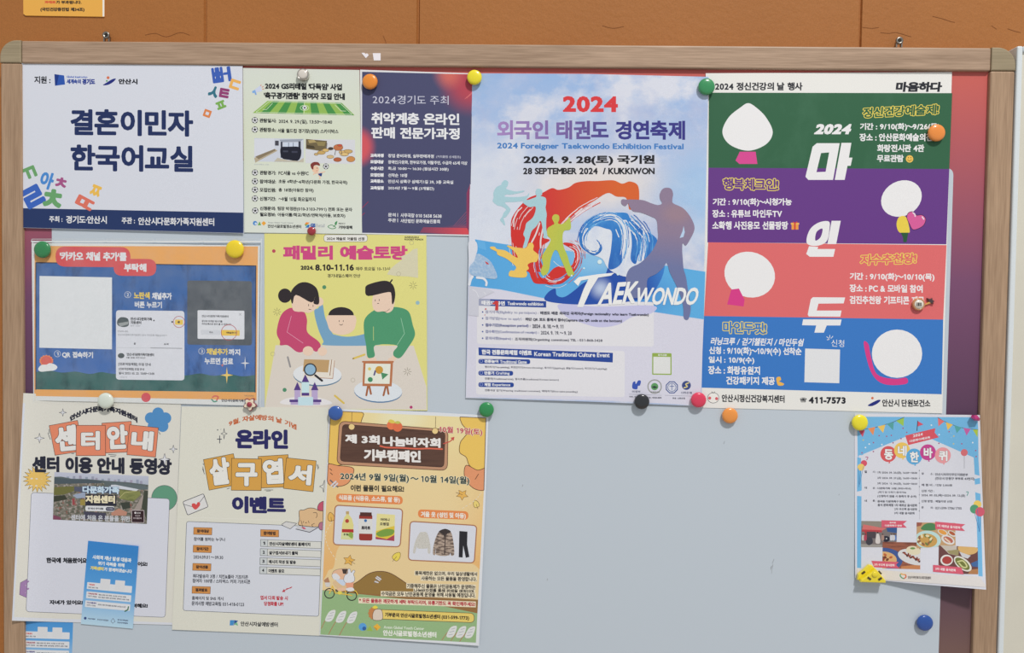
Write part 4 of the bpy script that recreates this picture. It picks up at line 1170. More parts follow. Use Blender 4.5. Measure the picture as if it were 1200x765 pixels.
def film():
    m, nt, ln, b = new_mat('clear_film', .22, .5)
    b.inputs['Base Color'].default_value = (.85, .9, .92, 1)
    tr = nt.new('ShaderNodeBsdfTransparent'); mx = nt.new('ShaderNodeMixShader')
    n = nt.new('ShaderNodeTexNoise'); n.inputs['Scale'].default_value = 40; n.inputs['Detail'].default_value = 3
    tc = nt.new('ShaderNodeTexCoord'); ln.new(tc.outputs['Object'], n.inputs['Vector'])
    mr = nt.new('ShaderNodeMapRange'); mr.inputs['From Min'].default_value = .35; mr.inputs['From Max'].default_value = .7; mr.inputs['To Min'].default_value = .01; mr.inputs['To Max'].default_value = .05
    ln.new(n.outputs['Fac'], mr.inputs['Value']); ln.new(mr.outputs['Result'], mx.inputs[0])
    ln.new(tr.outputs[0], mx.inputs[1]); ln.new(b.outputs[0], mx.inputs[2])
    ln.new(mx.outputs[0], nt['Material Output'].inputs['Surface'])
    bp = nt.new('ShaderNodeBump'); bp.inputs['Strength'].default_value = .3; bp.inputs['Distance'].default_value = .002; ln.new(n.outputs['Fac'], bp.inputs['Height']); ln.new(bp.outputs[0], b.inputs['Normal'])
    return m


sl.paper_mat = film()
XY(20, 270, 3.641)
part('sleeve_rim', None, 'whitish welded edge strips of the sleeve')
for a, b in ((62, 150), (158, 372), (382, 582), (594, 786), (796, 1042)): RR(a, 37, b, 50, 3, None, sl=-.002, ol=(196, 202, 206), w=2)
R(60, 44, 1042, 49, (214, 219, 221), sl=0)
LN([(66, 50), (72, 726)], 3, (212, 217, 220)); LN([(1042, 36), (1036, 752)], 4, (206, 213, 218))

# --- family art poster
s = Sheet('family_poster', 'yellow poster with a drawn family of three at a craft table', 'poster',
          [(309.8, 273.6), (499.6, 275.4), (500.8, 481.2), (310.4, 478.2)], 1.35, .008, (216, 212, 132), group='posters on the board', lifts=[(500, 380, 26, 60, 1.0)])
XY(290, 265, 3.4)
part('table_picture', None, 'pale table top'); PL([(112, 474), (662, 476), (713, 640), (714, 732), (70, 724), (74, 690)], (212, 205, 196))
part('headline')
RR(304, 34, 478, 62, 13, (222, 222, 218), sl=0, ol=(90, 86, 80), w=1.4); T('2024 예술로 어울림 선정', 316, 43, 466, 56, (66, 62, 60), .02)
T('패밀리 예술토랑', 142, 77, 638, 134, (198, 74, 128), .05, sq=True, sl=0)
T('2024.', 212, 157, 264, 174, (52, 46, 46), .05, sl=0); T('8.10-11.16', 270, 152, 424, 177, (46, 40, 42), .05, sl=0); T('매주 토요일 10-13시', 432, 162, 568, 177, (92, 88, 64), .015, sl=0); T('경기내일스퀘어 안산', 319, 190, 450, 205, (72, 68, 56), .015, sl=0)
T('GARNACKA', 626, 40, 684, 47, (70, 66, 54), .03); T('ROCKET PUNCH', 626, 49, 700, 56, (70, 66, 54), .03)
part('tape_scar', None, 'pale torn patch where tape was pulled off')
PL([(612, 120), (640, 110), (660, 92), (678, 88), (680, 206), (640, 200), (590, 198), (556, 192), (566, 174), (590, 152), (616, 134)], (206, 202, 174))
part('dots')
for x, y, r, c in ((105, 99, 7, (180, 74, 92)), (306, 243, 8, (84, 140, 104)), (678, 305, 8, (146, 180, 190)), (148, 652, 8, (80, 140, 108)), (652, 721, 6, (176, 62, 112))): C(x, y, r, c)
for x, y in ((101, 509), (420, 613), (602, 190), (654, 66)): C(x, y, 8, None, ol=(160, 154, 130), w=1.2)
for x, y in ((118, 341), (660, 236), (637, 579)):
    LNS([[(x + 5 * math.cos(a), y + 5 * math.sin(a)), (x + 16 * math.cos(a), y + 16 * math.sin(a))] for a in [math.pi / 4 * i for i in range(8)]], 1.4, (110, 104, 80))
SK = (226, 200, 180); HA = (48, 42, 46)
part('child_figure', None, 'child in a blue sweater holding both parents')
XY(310, 320, 4.78); SB = (116, 160, 192)
BL([(278, 214), (300, 196), (324, 170), (340, 250), (376, 330), (400, 346), (470, 356), (560, 340), (610, 310), (640, 240), (660, 176), (715, 190), (700, 300), (660, 380), (620, 404), (345, 404), (330, 380), (300, 310)], SB, 5)
C(304, 160, 26, SK); C(694, 146, 36, SK, 32)
BL([(358, 234), (500, 234), (508, 300), (480, 334), (430, 346), (380, 332), (356, 296)], SK, 6); PL(circ(429, 236, 71, 46, a0=180, a1=360), HA)
LNS([[(418, 264), (418, 272)], [(441, 264), (441, 272)], spline([(420, 286), (429, 291), (438, 286)], False)], 3, HA)
part('mother_figure', None, 'woman with a hair bun and pink sweater')
BL([(88, 404), (86, 380), (68, 330), (90, 240), (130, 200), (170, 196), (220, 216), (238, 260), (240, 330), (300, 380), (314, 410), (290, 440), (250, 420), (216, 440), (180, 440), (130, 404)], (190, 74, 112), 6)
LN([(150, 240), (126, 330), (216, 392)], 2.4, (222, 160, 184)); C(244, 436, 30, SK, 27); C(324, 438, 26, SK, 25)
BL([(152, 160), (170, 118), (240, 110), (296, 160), (290, 196), (250, 222), (210, 216), (186, 216), (160, 206)], SK, 6)
C(114, 126, 38, HA, 40); BL([(148, 150), (150, 100), (190, 58), (240, 52), (290, 82), (306, 140), (302, 174), (274, 168), (284, 132), (262, 164), (176, 122), (158, 170)], HA, 4)
LNS([[(247, 174), (247, 184)], [(272, 178), (272, 188)], [(248, 202), (260, 204)]], 3, HA)
part('father_figure', None, 'man in a black cap and green sweater')
XY(400, 320, 4.78)
LN([(150, 470), (166, 484), (186, 484)], 22, SK); LN([(300, 470), (286, 484), (272, 488)], 26, SK)
BL([(130, 260), (180, 210), (240, 196), (310, 190), (376, 214), (400, 290), (412, 350), (372, 420), (330, 474), (296, 466), (292, 440), (310, 404), (190, 404), (188, 460), (170, 474), (146, 468), (138, 400), (128, 340)], (78, 148, 110), 5)
LN([(180, 300), (180, 376)], 3, (190, 200, 130)); LN([(334, 252), (354, 338), (312, 402)], 2.4, (160, 206, 176))
BL([(174, 150), (190, 112), (270, 106), (298, 140), (290, 200), (262, 222), (236, 214), (200, 216), (178, 196)], SK, 6)
BL([(134, 90), (150, 64), (240, 42), (286, 62), (302, 110), (296, 160), (284, 172), (280, 120), (262, 106), (150, 128)], HA, 4); LN([(274, 52), (284, 38)], 8, HA)
LNS([[(190, 148), (190, 157)], [(212, 146), (212, 155)], [(202, 170), (210, 169)]], 3, HA); LN(spline([(236, 218), (256, 212), (270, 200)], False), 2, HA)
part('easel_picture', None, 'small wooden easel with a painting on a white plate')
C(206, 664, 135, (86, 122, 160), 62, rot=3); C(206, 659, 135, (214, 221, 228), 60, rot=3)
for a in ([(150, 630), (140, 684)], [(156, 630), (166, 676)], [(250, 630), (236, 684)], [(256, 630), (264, 676)]): LN(a, 11, (160, 98, 64))
PL([(124, 492), (290, 494), (282, 634), (118, 632)], (180, 116, 80)); PL([(136, 506), (276, 508), (270, 620), (130, 618)], (222, 226, 214))
LN([(120, 496), (290, 496)], 9, (180, 116, 80)); C(158, 536, 9, (214, 196, 112)); C(212, 542, 22, (198, 150, 62)); PL([(222, 556), (264, 566), (230, 596)], (76, 140, 100)); LN([(190, 548), (184, 570)], 9, (84, 78, 130)); C(162, 596, 14, (70, 140, 100))
part('pencil'); LN([(68, 478), (130, 456)], 11, (214, 188, 96)); LN([(64, 479), (70, 477)], 5, (120, 96, 60))
XY(310, 320, 4.78)
LN([(130, 470), (144, 524)], 10, (146, 144, 146)); LN([(394, 686), (444, 728)], 11, (212, 184, 92))
part('book_picture', None, 'stack of brown framed sheets and a magnifier on a plate')
C(296, 572, 136, (86, 122, 150), 62, rot=2); C(296, 567, 136, (218, 222, 226), 60, rot=2)
PL([(230, 486), (394, 488), (382, 592), (216, 584)], (222, 216, 206), ); PL([(222, 482), (364, 486), (356, 556), (214, 550)], (186, 154, 110)); LN([(376, 486), (366, 572)], 4, (150, 110, 80)); LN([(392, 490), (382, 590), (300, 586)], 3, (170, 120, 90))
LN([(284, 572), (322, 602)], 12, (44, 42, 48)); C(256, 540, 36, (52, 54, 62)); C(256, 540, 29, (142, 178, 204))
part('toy_block_picture', None, 'toy block towers with purple roofs')
BL([(90, 730), (130, 700), (250, 690), (350, 710), (372, 734), (230, 742)], (222, 220, 222), 5)
for x0, x1, y0 in ((168, 200, 655), (264, 298, 655)): R(x0, y0, x1, 712, (180, 164, 204), sl=0); PL([((x0 + x1) / 2, y0 - 46), (x1 + 4, y0), (x0 - 4, y0)], (84, 62, 130))
R(208, 610, 250, 670, (194, 222, 228), sl=0); PL([(228, 566), (250, 610), (208, 610)], (84, 62, 130)); R(208, 670, 250, 686, (84, 62, 130), sl=0); R(188, 694, 272, 740, (190, 218, 228), sl=0)
R(140, 708, 188, 722, (84, 62, 130), sl=0); R(146, 722, 188, 736, (176, 160, 200), sl=0); R(272, 708, 318, 722, (84, 62, 130), sl=0); R(272, 722, 312, 736, (176, 160, 200), sl=0)

# --- centre guide, bottom left
s = Sheet('guide_poster', 'cream guide poster with orange title tiles and an aerial photo, bottom left', 'poster',
          [(27.4, 460.5), (212.3, 470), (202.4, 732.2), (14, 727.2)], 1.45, .02, (213, 212, 204), group='posters on the board', lifts=[(4, 660, 20, 175, 11.0)])
XY(10, 465, 5.467); DK = (40, 42, 58); OL = (70, 72, 84)
part('paper_margin'); PL([(92, 40), (106, 40), (34, 1430), (22, 1432)], (206, 212, 224)); PL([(34, 1410), (1052, 1446), (1050, 1460), (30, 1432)], (208, 212, 222))
part('sun_burst')
p = []
for i in range(36): p.append((184 + (92 if i % 2 else 58) * math.cos(math.pi * i / 18), 526 + (86 if i % 2 else 55) * math.sin(math.pi * i / 18)))
PL(p, (222, 186, 104)); LN(p, 2.2, (120, 100, 60), True)
part('dot_shape', None, 'green circle'); C(998, 648, 82, (96, 150, 124), ol=OL, w=2.4)
part('flower_shape', None, 'blue flower shape')
PL(circ(958, 146, 58), (80, 138, 192))
for i in range(5):
    a = math.radians(72 * i - 90); C(958 + 50 * math.cos(a), 150 + 46 * math.sin(a), 37, (80, 138, 192))
part('hexagon_shape', None, 'purple hexagon behind the white panel'); PL([(122, 1165), (76, 1190), (70, 1266), (116, 1286), (140, 1270), (140, 1180)], (156, 124, 170)); LN([(122, 1165), (76, 1190), (70, 1266), (116, 1286)], 2, OL)
part('white_panel')
p = round_corners([(146, 612), (1032, 652), (1004, 1412), (112, 1375)], 22); PL(p, (207, 210, 222)); LN(p, 2.6, (96, 98, 110), True)
part('headline')
T('안산시다문화가족지원센터', 392, 122, 826, 160, DK, .06, sl=0.02, arc=70)
for ch, q, x0, y0, x1, y1, ro in (('센', [(260, 184), (442, 150), (480, 346), (298, 374)], 298, 182, 442, 346, -6), ('안', [(598, 168), (786, 156), (796, 352), (604, 360)], 630, 178, 764, 334, -3), ('터', [(434, 182), (620, 182), (622, 376), (432, 376)], 464, 218, 586, 340, 0), ('내', [(776, 178), (960, 198), (942, 386), (758, 370)], 786, 216, 928, 342, 5)):
    PL(q, (220, 134, 104)); LN(q, 3, (80, 60, 56), True); T(ch, x0, y0, x1, y1, (222, 222, 220), .055, sl=0, rot=ro, halo=((70, 56, 56), .02))
T('센터 이용 안내 동영상', 152, 378, 1046, 484, DK, .055, sl=.018)
part('sparkle')
for x, y, r in ((348, 100, 24), (198, 264, 32), (1056, 334, 26), (1000, 400, 38)): star4(x, y, r, (214, 216, 222), OL, 2.4)
LNS([[(258, 208), (262, 234)], [(252, 230), (268, 272)], [(964, 226), (972, 240)], [(640, 368), (690, 372)], [(652, 380), (684, 382)], [(404, 364), (420, 362)]], 3, OL)
part('aerial_photo', None, 'printed aerial photo of town and fields')
XY(60, 550, 10); q = [(38, 30), (1142, 78), (1120, 638), (20, 586)]; CLIP(q)
PL(q, s.field('haze_sky', (186, 190, 208), [('lin', 120, 555, 120, 566, (170, 178, 194))]))
for i in range(14):
    x = 180 + i * 66 + (i * 37 % 30); h = 12 + (i * 53) % 22; R(x, 96 + i * 3 - h + (18 if i > 5 else 0), x + 30, 120 + i * 3 + 14, (140 + (i * 7) % 20, 152, 172), sl=0)
PL([(30, 86), (120, 84), (240, 108), (420, 112), (640, 132), (900, 150), (1140, 180), (1140, 640), (20, 640)], (92, 102, 104))
PL([(30, 92), (200, 112), (420, 118), (600, 138), (580, 160), (300, 172), (30, 190)], (76, 88, 96))
TXT = s.field('town_print', (120, 116, 106), [('noise', 150, 170, .46, .56, (86, 90, 78), .9), ('noise', 260, 300, .52, .6, (176, 168, 164), .7), ('noise', 190, 210, .58, .64, (160, 92, 84), .7)])
PL([(30, 170), (300, 165), (620, 160), (640, 640), (20, 640)], TXT)
PL([(560, 200), (1140, 190), (1140, 640), (560, 640)], TXT)
PL([(30, 208), (260, 196), (340, 230), (240, 262), (140, 296), (30, 300)], (108, 108, 62)); PL([(30, 312), (160, 300), (190, 350), (30, 380)], (58, 62, 52))
PL([(700, 180), (800, 176), (1030, 226), (1000, 252), (700, 214)], (200, 206, 216)); PL([(620, 150), (900, 166), (1140, 200), (1140, 236), (1040, 236), (760, 180)], (96, 108, 112))
PL([(800, 236), (1040, 256), (1050, 300), (960, 376), (806, 344)], s.field('field_print', (130, 134, 82), [('noise', 60, 200, .48, .6, (100, 108, 66), .8)])); LN([(800, 332), (860, 270), (1000, 252)], 6, (186, 182, 130))
PL([(1066, 306), (1090, 300), (1066, 440), (1010, 520), (960, 490)], (156, 146, 140)); PL([(1090, 250), (1140, 250), (1126, 630), (1090, 500), (1060, 440)], (66, 72, 62)); PL([(810, 390), (920, 380), (930, 450), (840, 470)], (60, 66, 58))
PL([(700, 510), (790, 456), (890, 500), (880, 540), (710, 540)], (182, 134, 116)); PL([(270, 200), (370, 206), (370, 270), (270, 250)], (84, 88, 108)); PL([(250, 300), (400, 262), (400, 330), (300, 340)], (150, 162, 184)); PL([(244, 340), (276, 336), (276, 410), (250, 420)], (150, 72, 76)); R(340, 350, 396, 420, (152, 136, 72), sl=0)
PL([(370, 190), (770, 210), (770, 280), (370, 270)], (70, 80, 100)); R(402, 290, 764, 420, (46, 46, 60), sl=.02); PL([(380, 490), (640, 510), (650, 590), (400, 580)], (70, 70, 88)); PL([(20, 530), (110, 560), (120, 590), (20, 590)], (124, 70, 92))
CLIP()
T('다문화가족', 366, 192, 798, 280, (190, 212, 236), .055, sl=.02, halo=((60, 84, 130), .03)); T('지원센터', 402, 300, 748, 392, (232, 218, 186), .06, sl=.02, halo=((40, 40, 52), .03))
RR(400, 424, 742, 486, 26, (214, 217, 222), sl=.02); T('경기안산 한국생활', 428, 444, 612, 468, (70, 72, 84), .03, sl=.02); RR(640, 440, 740, 484, 20, (50, 52, 74), sl=.02); T('다누리배움터', 652, 452, 726, 472, (170, 172, 190), .02)
T('센터에 처음 온 분들을 위한', 230, 526, 926, 594, (192, 196, 204), .02, sl=.03)
R(944, 478, 1088, 620, (52, 34, 40), sl=.02, ol=(190, 180, 184), w=6); C(986, 508, 12, (214, 210, 212)); T('검색', 1004, 500, 1046, 520, (200, 196, 198), .02); T('다누리', 984, 532, 1040, 552, (180, 170, 174), .02); T('한국생활안내', 962, 560, 1058, 580, (180, 170, 174), .02)
part('caption_text')
XY(10, 600, 5.467)
T('한국에 처음왔어요!', 242, 290, 510, 326, INK_, .05, sl=.01); T('자녀가 있어요!', 262, 562, 476, 592, INK_, .05, sl=.01); T('일하고 싶어요!', 706, 316, 890, 346, INK_, .05, sl=.01); T('더 알려해요!', 720, 584, 892, 612, INK_, .05, sl=.01)

# --- online postcard event
s = Sheet('postcard_event_poster', 'cream online event poster with ochre title tiles, between the centre guide and bazaar posters', 'poster',
          [(212.8, 476.2), (385, 477.5), (376, 744.8), (201.6, 737.6)], 1.9, .022, (214, 214, 203), group='posters on the board', lifts=[(202, 600, 26, 120, .9)])
XY(200, 470, 5.465); NVY = (42, 42, 96)
part('fold_line'); LN([(48, 742), (980, 770)], 2.5, (222, 222, 214))
part('headline')
T('9월. 자살예방의 날 기념', 372, 128, 806, 164, (190, 104, 66), .03, sl=.05, arc=52)
T('온라인', 414, 178, 752, 304, NVY, .06, sl=.012); T('이벤트', 392, 606, 738, 716, NVY, .06, sl=.02)
for ch, q, x0, y0, x1, y1, ro in (('살', [(210, 374), (402, 336), (440, 532), (246, 570)], 250, 362, 380, 536, -7), ('엽', [(560, 354), (752, 342), (760, 548), (574, 556)], 590, 368, 720, 530, -3), ('구', [(390, 366), (582, 370), (580, 572), (388, 570)], 416, 396, 556, 544, 0), ('서', [(742, 362), (932, 382), (912, 580), (722, 558)], 756, 404, 904, 534, 5)):
    PL(q, (208, 158, 78)); LN(q, 3, (70, 58, 44), True); T(ch, x0, y0, x1, y1, (224, 224, 220), .055, sl=0, rot=ro, halo=((60, 52, 48), .02))
part('sparkle')
star4(342, 208, 20, None, OL, 3, ry=34); LNS([[(314, 222), (314, 268)], [(298, 243), (326, 243)]], 5, OL); C(301, 184, 4, OL); C(322, 180, 2, OL)
CLIP([(960, 500), (986, 500), (980, 600), (950, 600)]); BL([(986, 506), (974, 536), (950, 546), (972, 556), (980, 582)], (214, 214, 206), 4, OL, 3); CLIP()
LNS([[(206, 420), (214, 462)], [(204, 432), (216, 466)], [(208, 398), (210, 408)], [(936, 404), (944, 436)], [(944, 408), (948, 428)], [(600, 568), (656, 568)], [(612, 575), (640, 574)], [(360, 562), (378, 556)]], 3, OL)
part('envelope_picture', None, 'white envelope with a red heart')
p = round_corners([(78, 644), (210, 592), (240, 676), (108, 730)], 10); PL(p, (214, 214, 214)); LN(p, 4, OL, True); LNS([[(82, 660), (140, 676)], [(218, 606), (178, 656)]], 3, OL)
BL([(158, 694), (136, 672), (138, 656), (154, 654), (164, 662), (174, 646), (188, 652), (184, 672)], (206, 80, 80), 5)
part('white_panel')
XY(200, 605, 5.465)
q = [(102, 32), (970, 66), (948, 640), (80, 602)]
p = round_corners(q, 16); PL(p, (207, 211, 221)); LN(p, 3, (96, 100, 110), True)
part('cat_picture', None, 'sleepy tan cartoon animal writing a letter')
XY(330, 590, 12.75)
CLIP([(-100, -50), (626, -50), (606, 600), (-100, 600)])
PL([(0, 310), (66, 268), (236, 296), (130, 378)], (206, 206, 206)); LN([(0, 310), (66, 268), (226, 296), (130, 378), (0, 322)], 7, OL)
BL([(560, 0), (640, -30), (640, 130), (540, 90)], (190, 84, 108), 4, OL, 7)
PL([(214, 380), (240, 330), (540, 356), (420, 426)], (196, 198, 204)); LN([(214, 380), (420, 428), (545, 356)], 10, OL); PL([(290, 350), (340, 350), (366, 380), (330, 384)], (200, 96, 116))
BL([(266, 240), (262, 120), (290, 96), (330, 96), (400, 68), (480, 70), (560, 104), (640, 130), (640, 300), (560, 340), (480, 348), (340, 334), (260, 320), (250, 290)], (214, 180, 138), 5, (76, 62, 54), 8)
LNS([spline([(472, 136), (520, 138), (530, 180), (514, 212)], False), spline([(490, 296), (452, 318), (470, 346)], False), [(330, 262), (320, 286)], spline([(352, 280), (362, 290), (376, 282)], False), [(400, 258), (410, 288)], [(290, 250), (320, 360)]], 7, (76, 62, 54))
C(596, 336, 44, (176, 112, 136), 60, ol=OL, w=7); CLIP()
part('info_list')
XY(200, 605, 5.465)
for y, x, t in ((70, 148, '참여대상'), (184, 145, '참여기간'), (300, 142, '참여선물'), (447, 138, '결과발표')):
    R(x, y, x + 117, y + 45, (202, 140, 78), sl=.03, ol=(110, 80, 56), w=2.4, lean=-.04); T(t, x + 20, y + 12, x + 98, y + 34, (76, 56, 46), .05)
part('how_to_list'); R(576, 84, 692, 128, (202, 140, 78), sl=.03, ol=(110, 80, 56), w=2.4); T('참여방법', 594, 95, 672, 119, (76, 56, 46), .05)
part('info_list')
for a, x0, y0, x1, y1 in (('참여를 원하는 누구나', 148, 132, 350, 156), ('2024.09.01 ~ 09.30', 146, 249, 336, 270), ('최다발송자 3명 / 치킨&콜라 기프티콘', 142, 368, 496, 394), ('참여자 100명 / 스타벅스 커피 기프티콘', 140, 398, 510, 424), ('홈페이지 및 SNS 게시', 136, 510, 338, 534), ('문의사항 예방교육팀 031-418-0123', 134, 542, 470, 570)): T(a, x0, y0, x1, y1, (66, 68, 78), .015)
part('how_to_list')
for i, (t, xe) in enumerate((('안산시자살예방센터 홈페이지', 894), ('살구엽서보내기 클릭', 814), ('메시지 작성 및 발송', 802), ('이벤트 응모', 728))):
    y = 148 + i * 58; x = 576 - i * 2
    R(x, y, x + 388, y + 44, (210, 211, 206), sl=.036, ol=(120, 124, 124), w=3); R(x, y, x + 46, y + 44, (196, 202, 204), sl=.036, ol=(120, 124, 124), w=3); T(str(i + 1), x + 15, y + 13, x + 29, y + 33, INK_, .04); T(t, x + 56, y + 14, xe, y + 38, INK_, .035, sl=.02)
T('엽서 다회 발송 시', 574, 506, 750, 534, (186, 64, 76), .03); T('당첨확률 UP!', 598, 544, 722, 572, (186, 64, 76), .03)
PL([(712, 484), (726, 464), (734, 484)], (186, 64, 76)); LN([(728, 474), (776, 452)], 5, (186, 64, 76)); LN([(740, 462), (772, 458)], 3, (186, 64, 76))
part('footer_logo')
PL([(380, 664), (408, 664), (402, 698), (378, 698)], (70, 140, 200)); PL([(408, 664), (432, 668), (404, 698)], (44, 84, 150)); PL([(404, 690), (424, 676), (432, 700)], (120, 180, 140)); T('안산시자살예방센터', 448, 672, 686, 702, INK_, .02, sl=.025)

# --- bazaar poster
s = Sheet('bazaar_poster', 'autumn coloured bazaar poster with a dark wooden sign, a brown hill and cyclists', 'poster',
          [(385.5, 478.8), (480, 481.5), (572.6, 486.6), (568, 610), (561.3, 756.6), (470, 750.4), (374.4, 744.2)], 2.4, .026, (214, 218, 224), group='posters on the board', lifts=[(563, 700, 22, 70, 1.4), (470, 756, 60, 26, .6)])
XY(370, 475, 5.276); J2 = 739; BR_ = (96, 66, 50)
part('autumn_ground')
q = [(92, 34), (1052, 78), (1040, 520), (990, 1466), (28, 1416), (60, 700)]
PL(q, s.field('autumn_print', (232, 212, 160), [('lin', 470, 500, 470, 660, (224, 178, 116)), ('rad', 480, 600, 100, 110, (232, 206, 158), .8, .4), ('rad', 470, 490, 40, 22, (226, 222, 186), .8, .2)]))
CLIP(q)
BL([(110, 1000), (140, 880), (240, 800), (400, 790), (560, 840), (700, 830), (820, 930), (1010, 1010), (1040, 1250), (60, 1250), (70, 1040)], (224, 200, 152), 6)
part('tree_picture', None, 'yellow tree crown'); BL([(90, 30), (280, 40), (284, 90), (250, 190), (220, 340), (140, 370), (92, 370), (70, 300)], (226, 188, 98), 5, BR_, 4)
part('tree_picture', None, 'yellow tree crown'); BL([(906, 60), (1060, 60), (1060, 390), (1000, 400), (950, 370), (930, 320), (890, 290), (894, 230), (918, 196), (940, 160), (902, 110)], (226, 190, 98), 5, BR_, 4)
part('tree_picture', None, 'orange tree crown'); BL([(70, 368), (140, 372), (226, 384), (232, 420), (200, 480), (140, 500), (76, 480)], (222, 152, 108), 5, BR_, 4)
part('tree_picture', None, 'orange tree crown'); BL([(930, 370), (1000, 400), (1060, 392), (1050, 510), (1010, 524), (960, 500), (920, 440)], (218, 148, 108), 5, BR_, 4)
LNS([[(86, 390), (100, 402)], [(90, 416), (104, 428)], [(1006, 424), (986, 456)]], 4, BR_)
part('sign_picture', None, 'dark brown wooden sign with white lettering')
LNS([[(224, 40), (222, 110)], [(742, 70), (740, 140)]], 2.5, BR_)
p = [(146, 96), (818, 150), (814, 402), (130, 364)]
PL(round_corners(p, 40), (184, 140, 112)); LN(round_corners(p, 40), 4, BR_, True)
p = [(166, 116), (800, 164), (792, 382), (150, 344)]
PL(round_corners(p, 26), s.field('sign_wood', (92, 66, 56), [('noise', 12, 160, .45, .65, (72, 50, 44), .8)])); LN(round_corners(p, 26), 3, (60, 42, 38), True)
C(222, 132, 19, (228, 200, 140), ol=BR_, w=2.5); C(738, 158, 19, (228, 200, 140), ol=BR_, w=2.5)
T('제 3회', 182, 176, 396, 232, (226, 224, 222), .05, sl=.045); T('나눔바자회', 414, 190, 772, 250, (226, 224, 222), .052, sl=.035); T('기부캠페인', 298, 268, 650, 342, (226, 224, 222), .052, sl=.035)
LN(spline([(398, 250), (440, 260), (520, 262), (620, 268), (700, 266), (782, 270)], False), 9, (216, 104, 82))
C(468, 122, 28, (222, 120, 80)); C(506, 132, 30, (216, 112, 76)); BL([(448, 98), (462, 86), (484, 94), (490, 108), (468, 110)], (214, 196, 90), 4); BL([(486, 106), (506, 96), (526, 106), (508, 114)], (190, 190, 96), 4)
part('headline')
CLIP()
T('10월 19일(토)', 764, 126, 1030, 172, (186, 64, 78), .025, sl=.07, halo=((226, 216, 196), .05))
LN(spline([(790, 236), (830, 222), (852, 200)], False), 6, (196, 80, 74)); PL([(858, 194), (852, 218), (834, 200)], (196, 80, 74))
T('2024년 9월 9일(월) ~ 10월 14일(월)', 152, 412, 950, 466, (52, 66, 66), .03, sl=.035, halo=((228, 220, 190), .045)); T('이런 물품이 필요해요!', 216, 490, 546, 530, (52, 50, 46), .04, sl=.02)
part('leaf')


def leaf(x, y, r, rot, col):
    p = []
    for i in range(10):
        a = math.radians(rot + 36 * i); q = r if i % 2 == 0 else r * .5; p.append((x + q * math.cos(a), y + q * .9 * math.sin(a)))
    PL(p, col); LN(p, 2, BR_, True); LN([(x, y), (x - r * 1.1 * math.cos(math.radians(rot)), y - r * 1.1 * math.sin(math.radians(rot)))], 2.4, BR_)


def drop(x, y, r, rot, col):
    c_, s_ = math.cos(math.radians(rot)), math.sin(math.radians(rot))
    p = spline([(x + a * r * c_ - b * r * s_, y + a * r * s_ + b * r * c_) for a, b in ((1, 0), (.3, .6), (-.6, .6), (-.8, 0), (-.6, -.6), (.3, -.6))], True, 4); PL(p, col); LN(p, 2.6, BR_, True); LN([(x - r * 1.2 * c_, y - r * 1.2 * s_), (x, y)], 2.4, BR_)


leaf(906, 552, 38, 20, (222, 176, 92)); drop(992, 610, 26, 250, (230, 204, 120)); drop(94, 690, 30, 260, (222, 176, 92)); leaf(206, 958, 38, -150, (222, 174, 86)); drop(500, 934, 32, -50, (228, 206, 92))
part('dashed_path')
pts = spline([(100, 720), (60, 800), (80, 880), (130, 960)], False, 8)
LNS([pts[i:i + 2] for i in range(0, len(pts) - 1, 2)], 3, (230, 222, 206))
pts = spline([(1024, 540), (980, 590), (900, 640)], False, 8); LNS([pts[i:i + 2] for i in range(0, len(pts) - 1, 2)], 3, (230, 222, 206))
part('goods_panel', None, 'white rounded panel with food products')
RR(126, 544, 538, 612 - 16, 26, (222, 136, 82), sl=.04); T('식료품 (식용유, 소스류, 쌀 등)', 142, 552, 520, 590, (230, 222, 212), .04, sl=.04)
p = round_corners([(120, 616), (538, 640), (522, 874), (108, 860)], 26); PL(p, (209, 212, 222)); LN(p, 7, (168, 116, 86), True)
PL([(190, 656), (204, 656), (206, 676), (224, 700), (234, 740), (230, 830), (156, 826), (164, 730), (178, 690), (188, 676)], (216, 208, 138)); R(187, 654, 206, 672, (186, 160, 110), sl=0); R(162, 764, 234, 784, (176, 52, 52), sl=.02); R(162, 786, 232, 822, (206, 212, 160), sl=.02); C(194, 714, 12, (176, 70, 60)); BL([(198, 800), (220, 782), (232, 800), (224, 822)], (140, 166, 80), 4)
T('콩기름', 172, 790, 200, 804, (60, 70, 50), .03)
RR(268, 672, 350, 834, 14, (150, 56, 48), sl=.02); R(274, 660, 346, 684, (84, 50, 46), sl=.02); R(264, 700, 350, 792, (214, 214, 212), sl=.02); C(308, 712, 9, (60, 110, 170)); T('토마토', 282, 744, 338, 768, (60, 56, 60), .05)
PL([(378, 668), (490, 676), (486, 836), (370, 824)], (222, 214, 150)); PL([(372, 776), (488, 744), (486, 836), (370, 824)], (216, 190, 70)); BL([(374, 790), (430, 764), (484, 770), (470, 800), (400, 812)], (120, 156, 70), 4); PL([(370, 812), (440, 826), (486, 800), (486, 838), (370, 826)], (168, 70, 88)); T('어머니', 400, 696, 456, 714, (90, 84, 70), .04); T('오병집', 396, 722, 452, 742, (90, 84, 70), .04)
part('goods_panel', None, 'white rounded panel with winter clothes')
RR(632, 642, 944, 694, 26, (222, 136, 82), sl=.04); T('겨울 옷 (성인 및 아동)', 650, 654, 928, 694, (230, 222, 212), .045, sl=.04)
p = round_corners([(584, 716), (996, 742), (980, 974), (572, 956)], 26); PL(p, (209, 212, 222)); LN(p, 7, (168, 116, 86), True)
KN = s.field('knit_print', (200, 198, 192), [('noise', 700, 700, .5, .6, (170, 168, 160), .7)])
BL([(640, 790), (664, 782), (690, 790), (708, 860), (708, 912), (694, 912), (690, 870), (686, 884), (632, 884), (626, 870), (614, 912), (602, 908), (612, 850)], KN, 3)
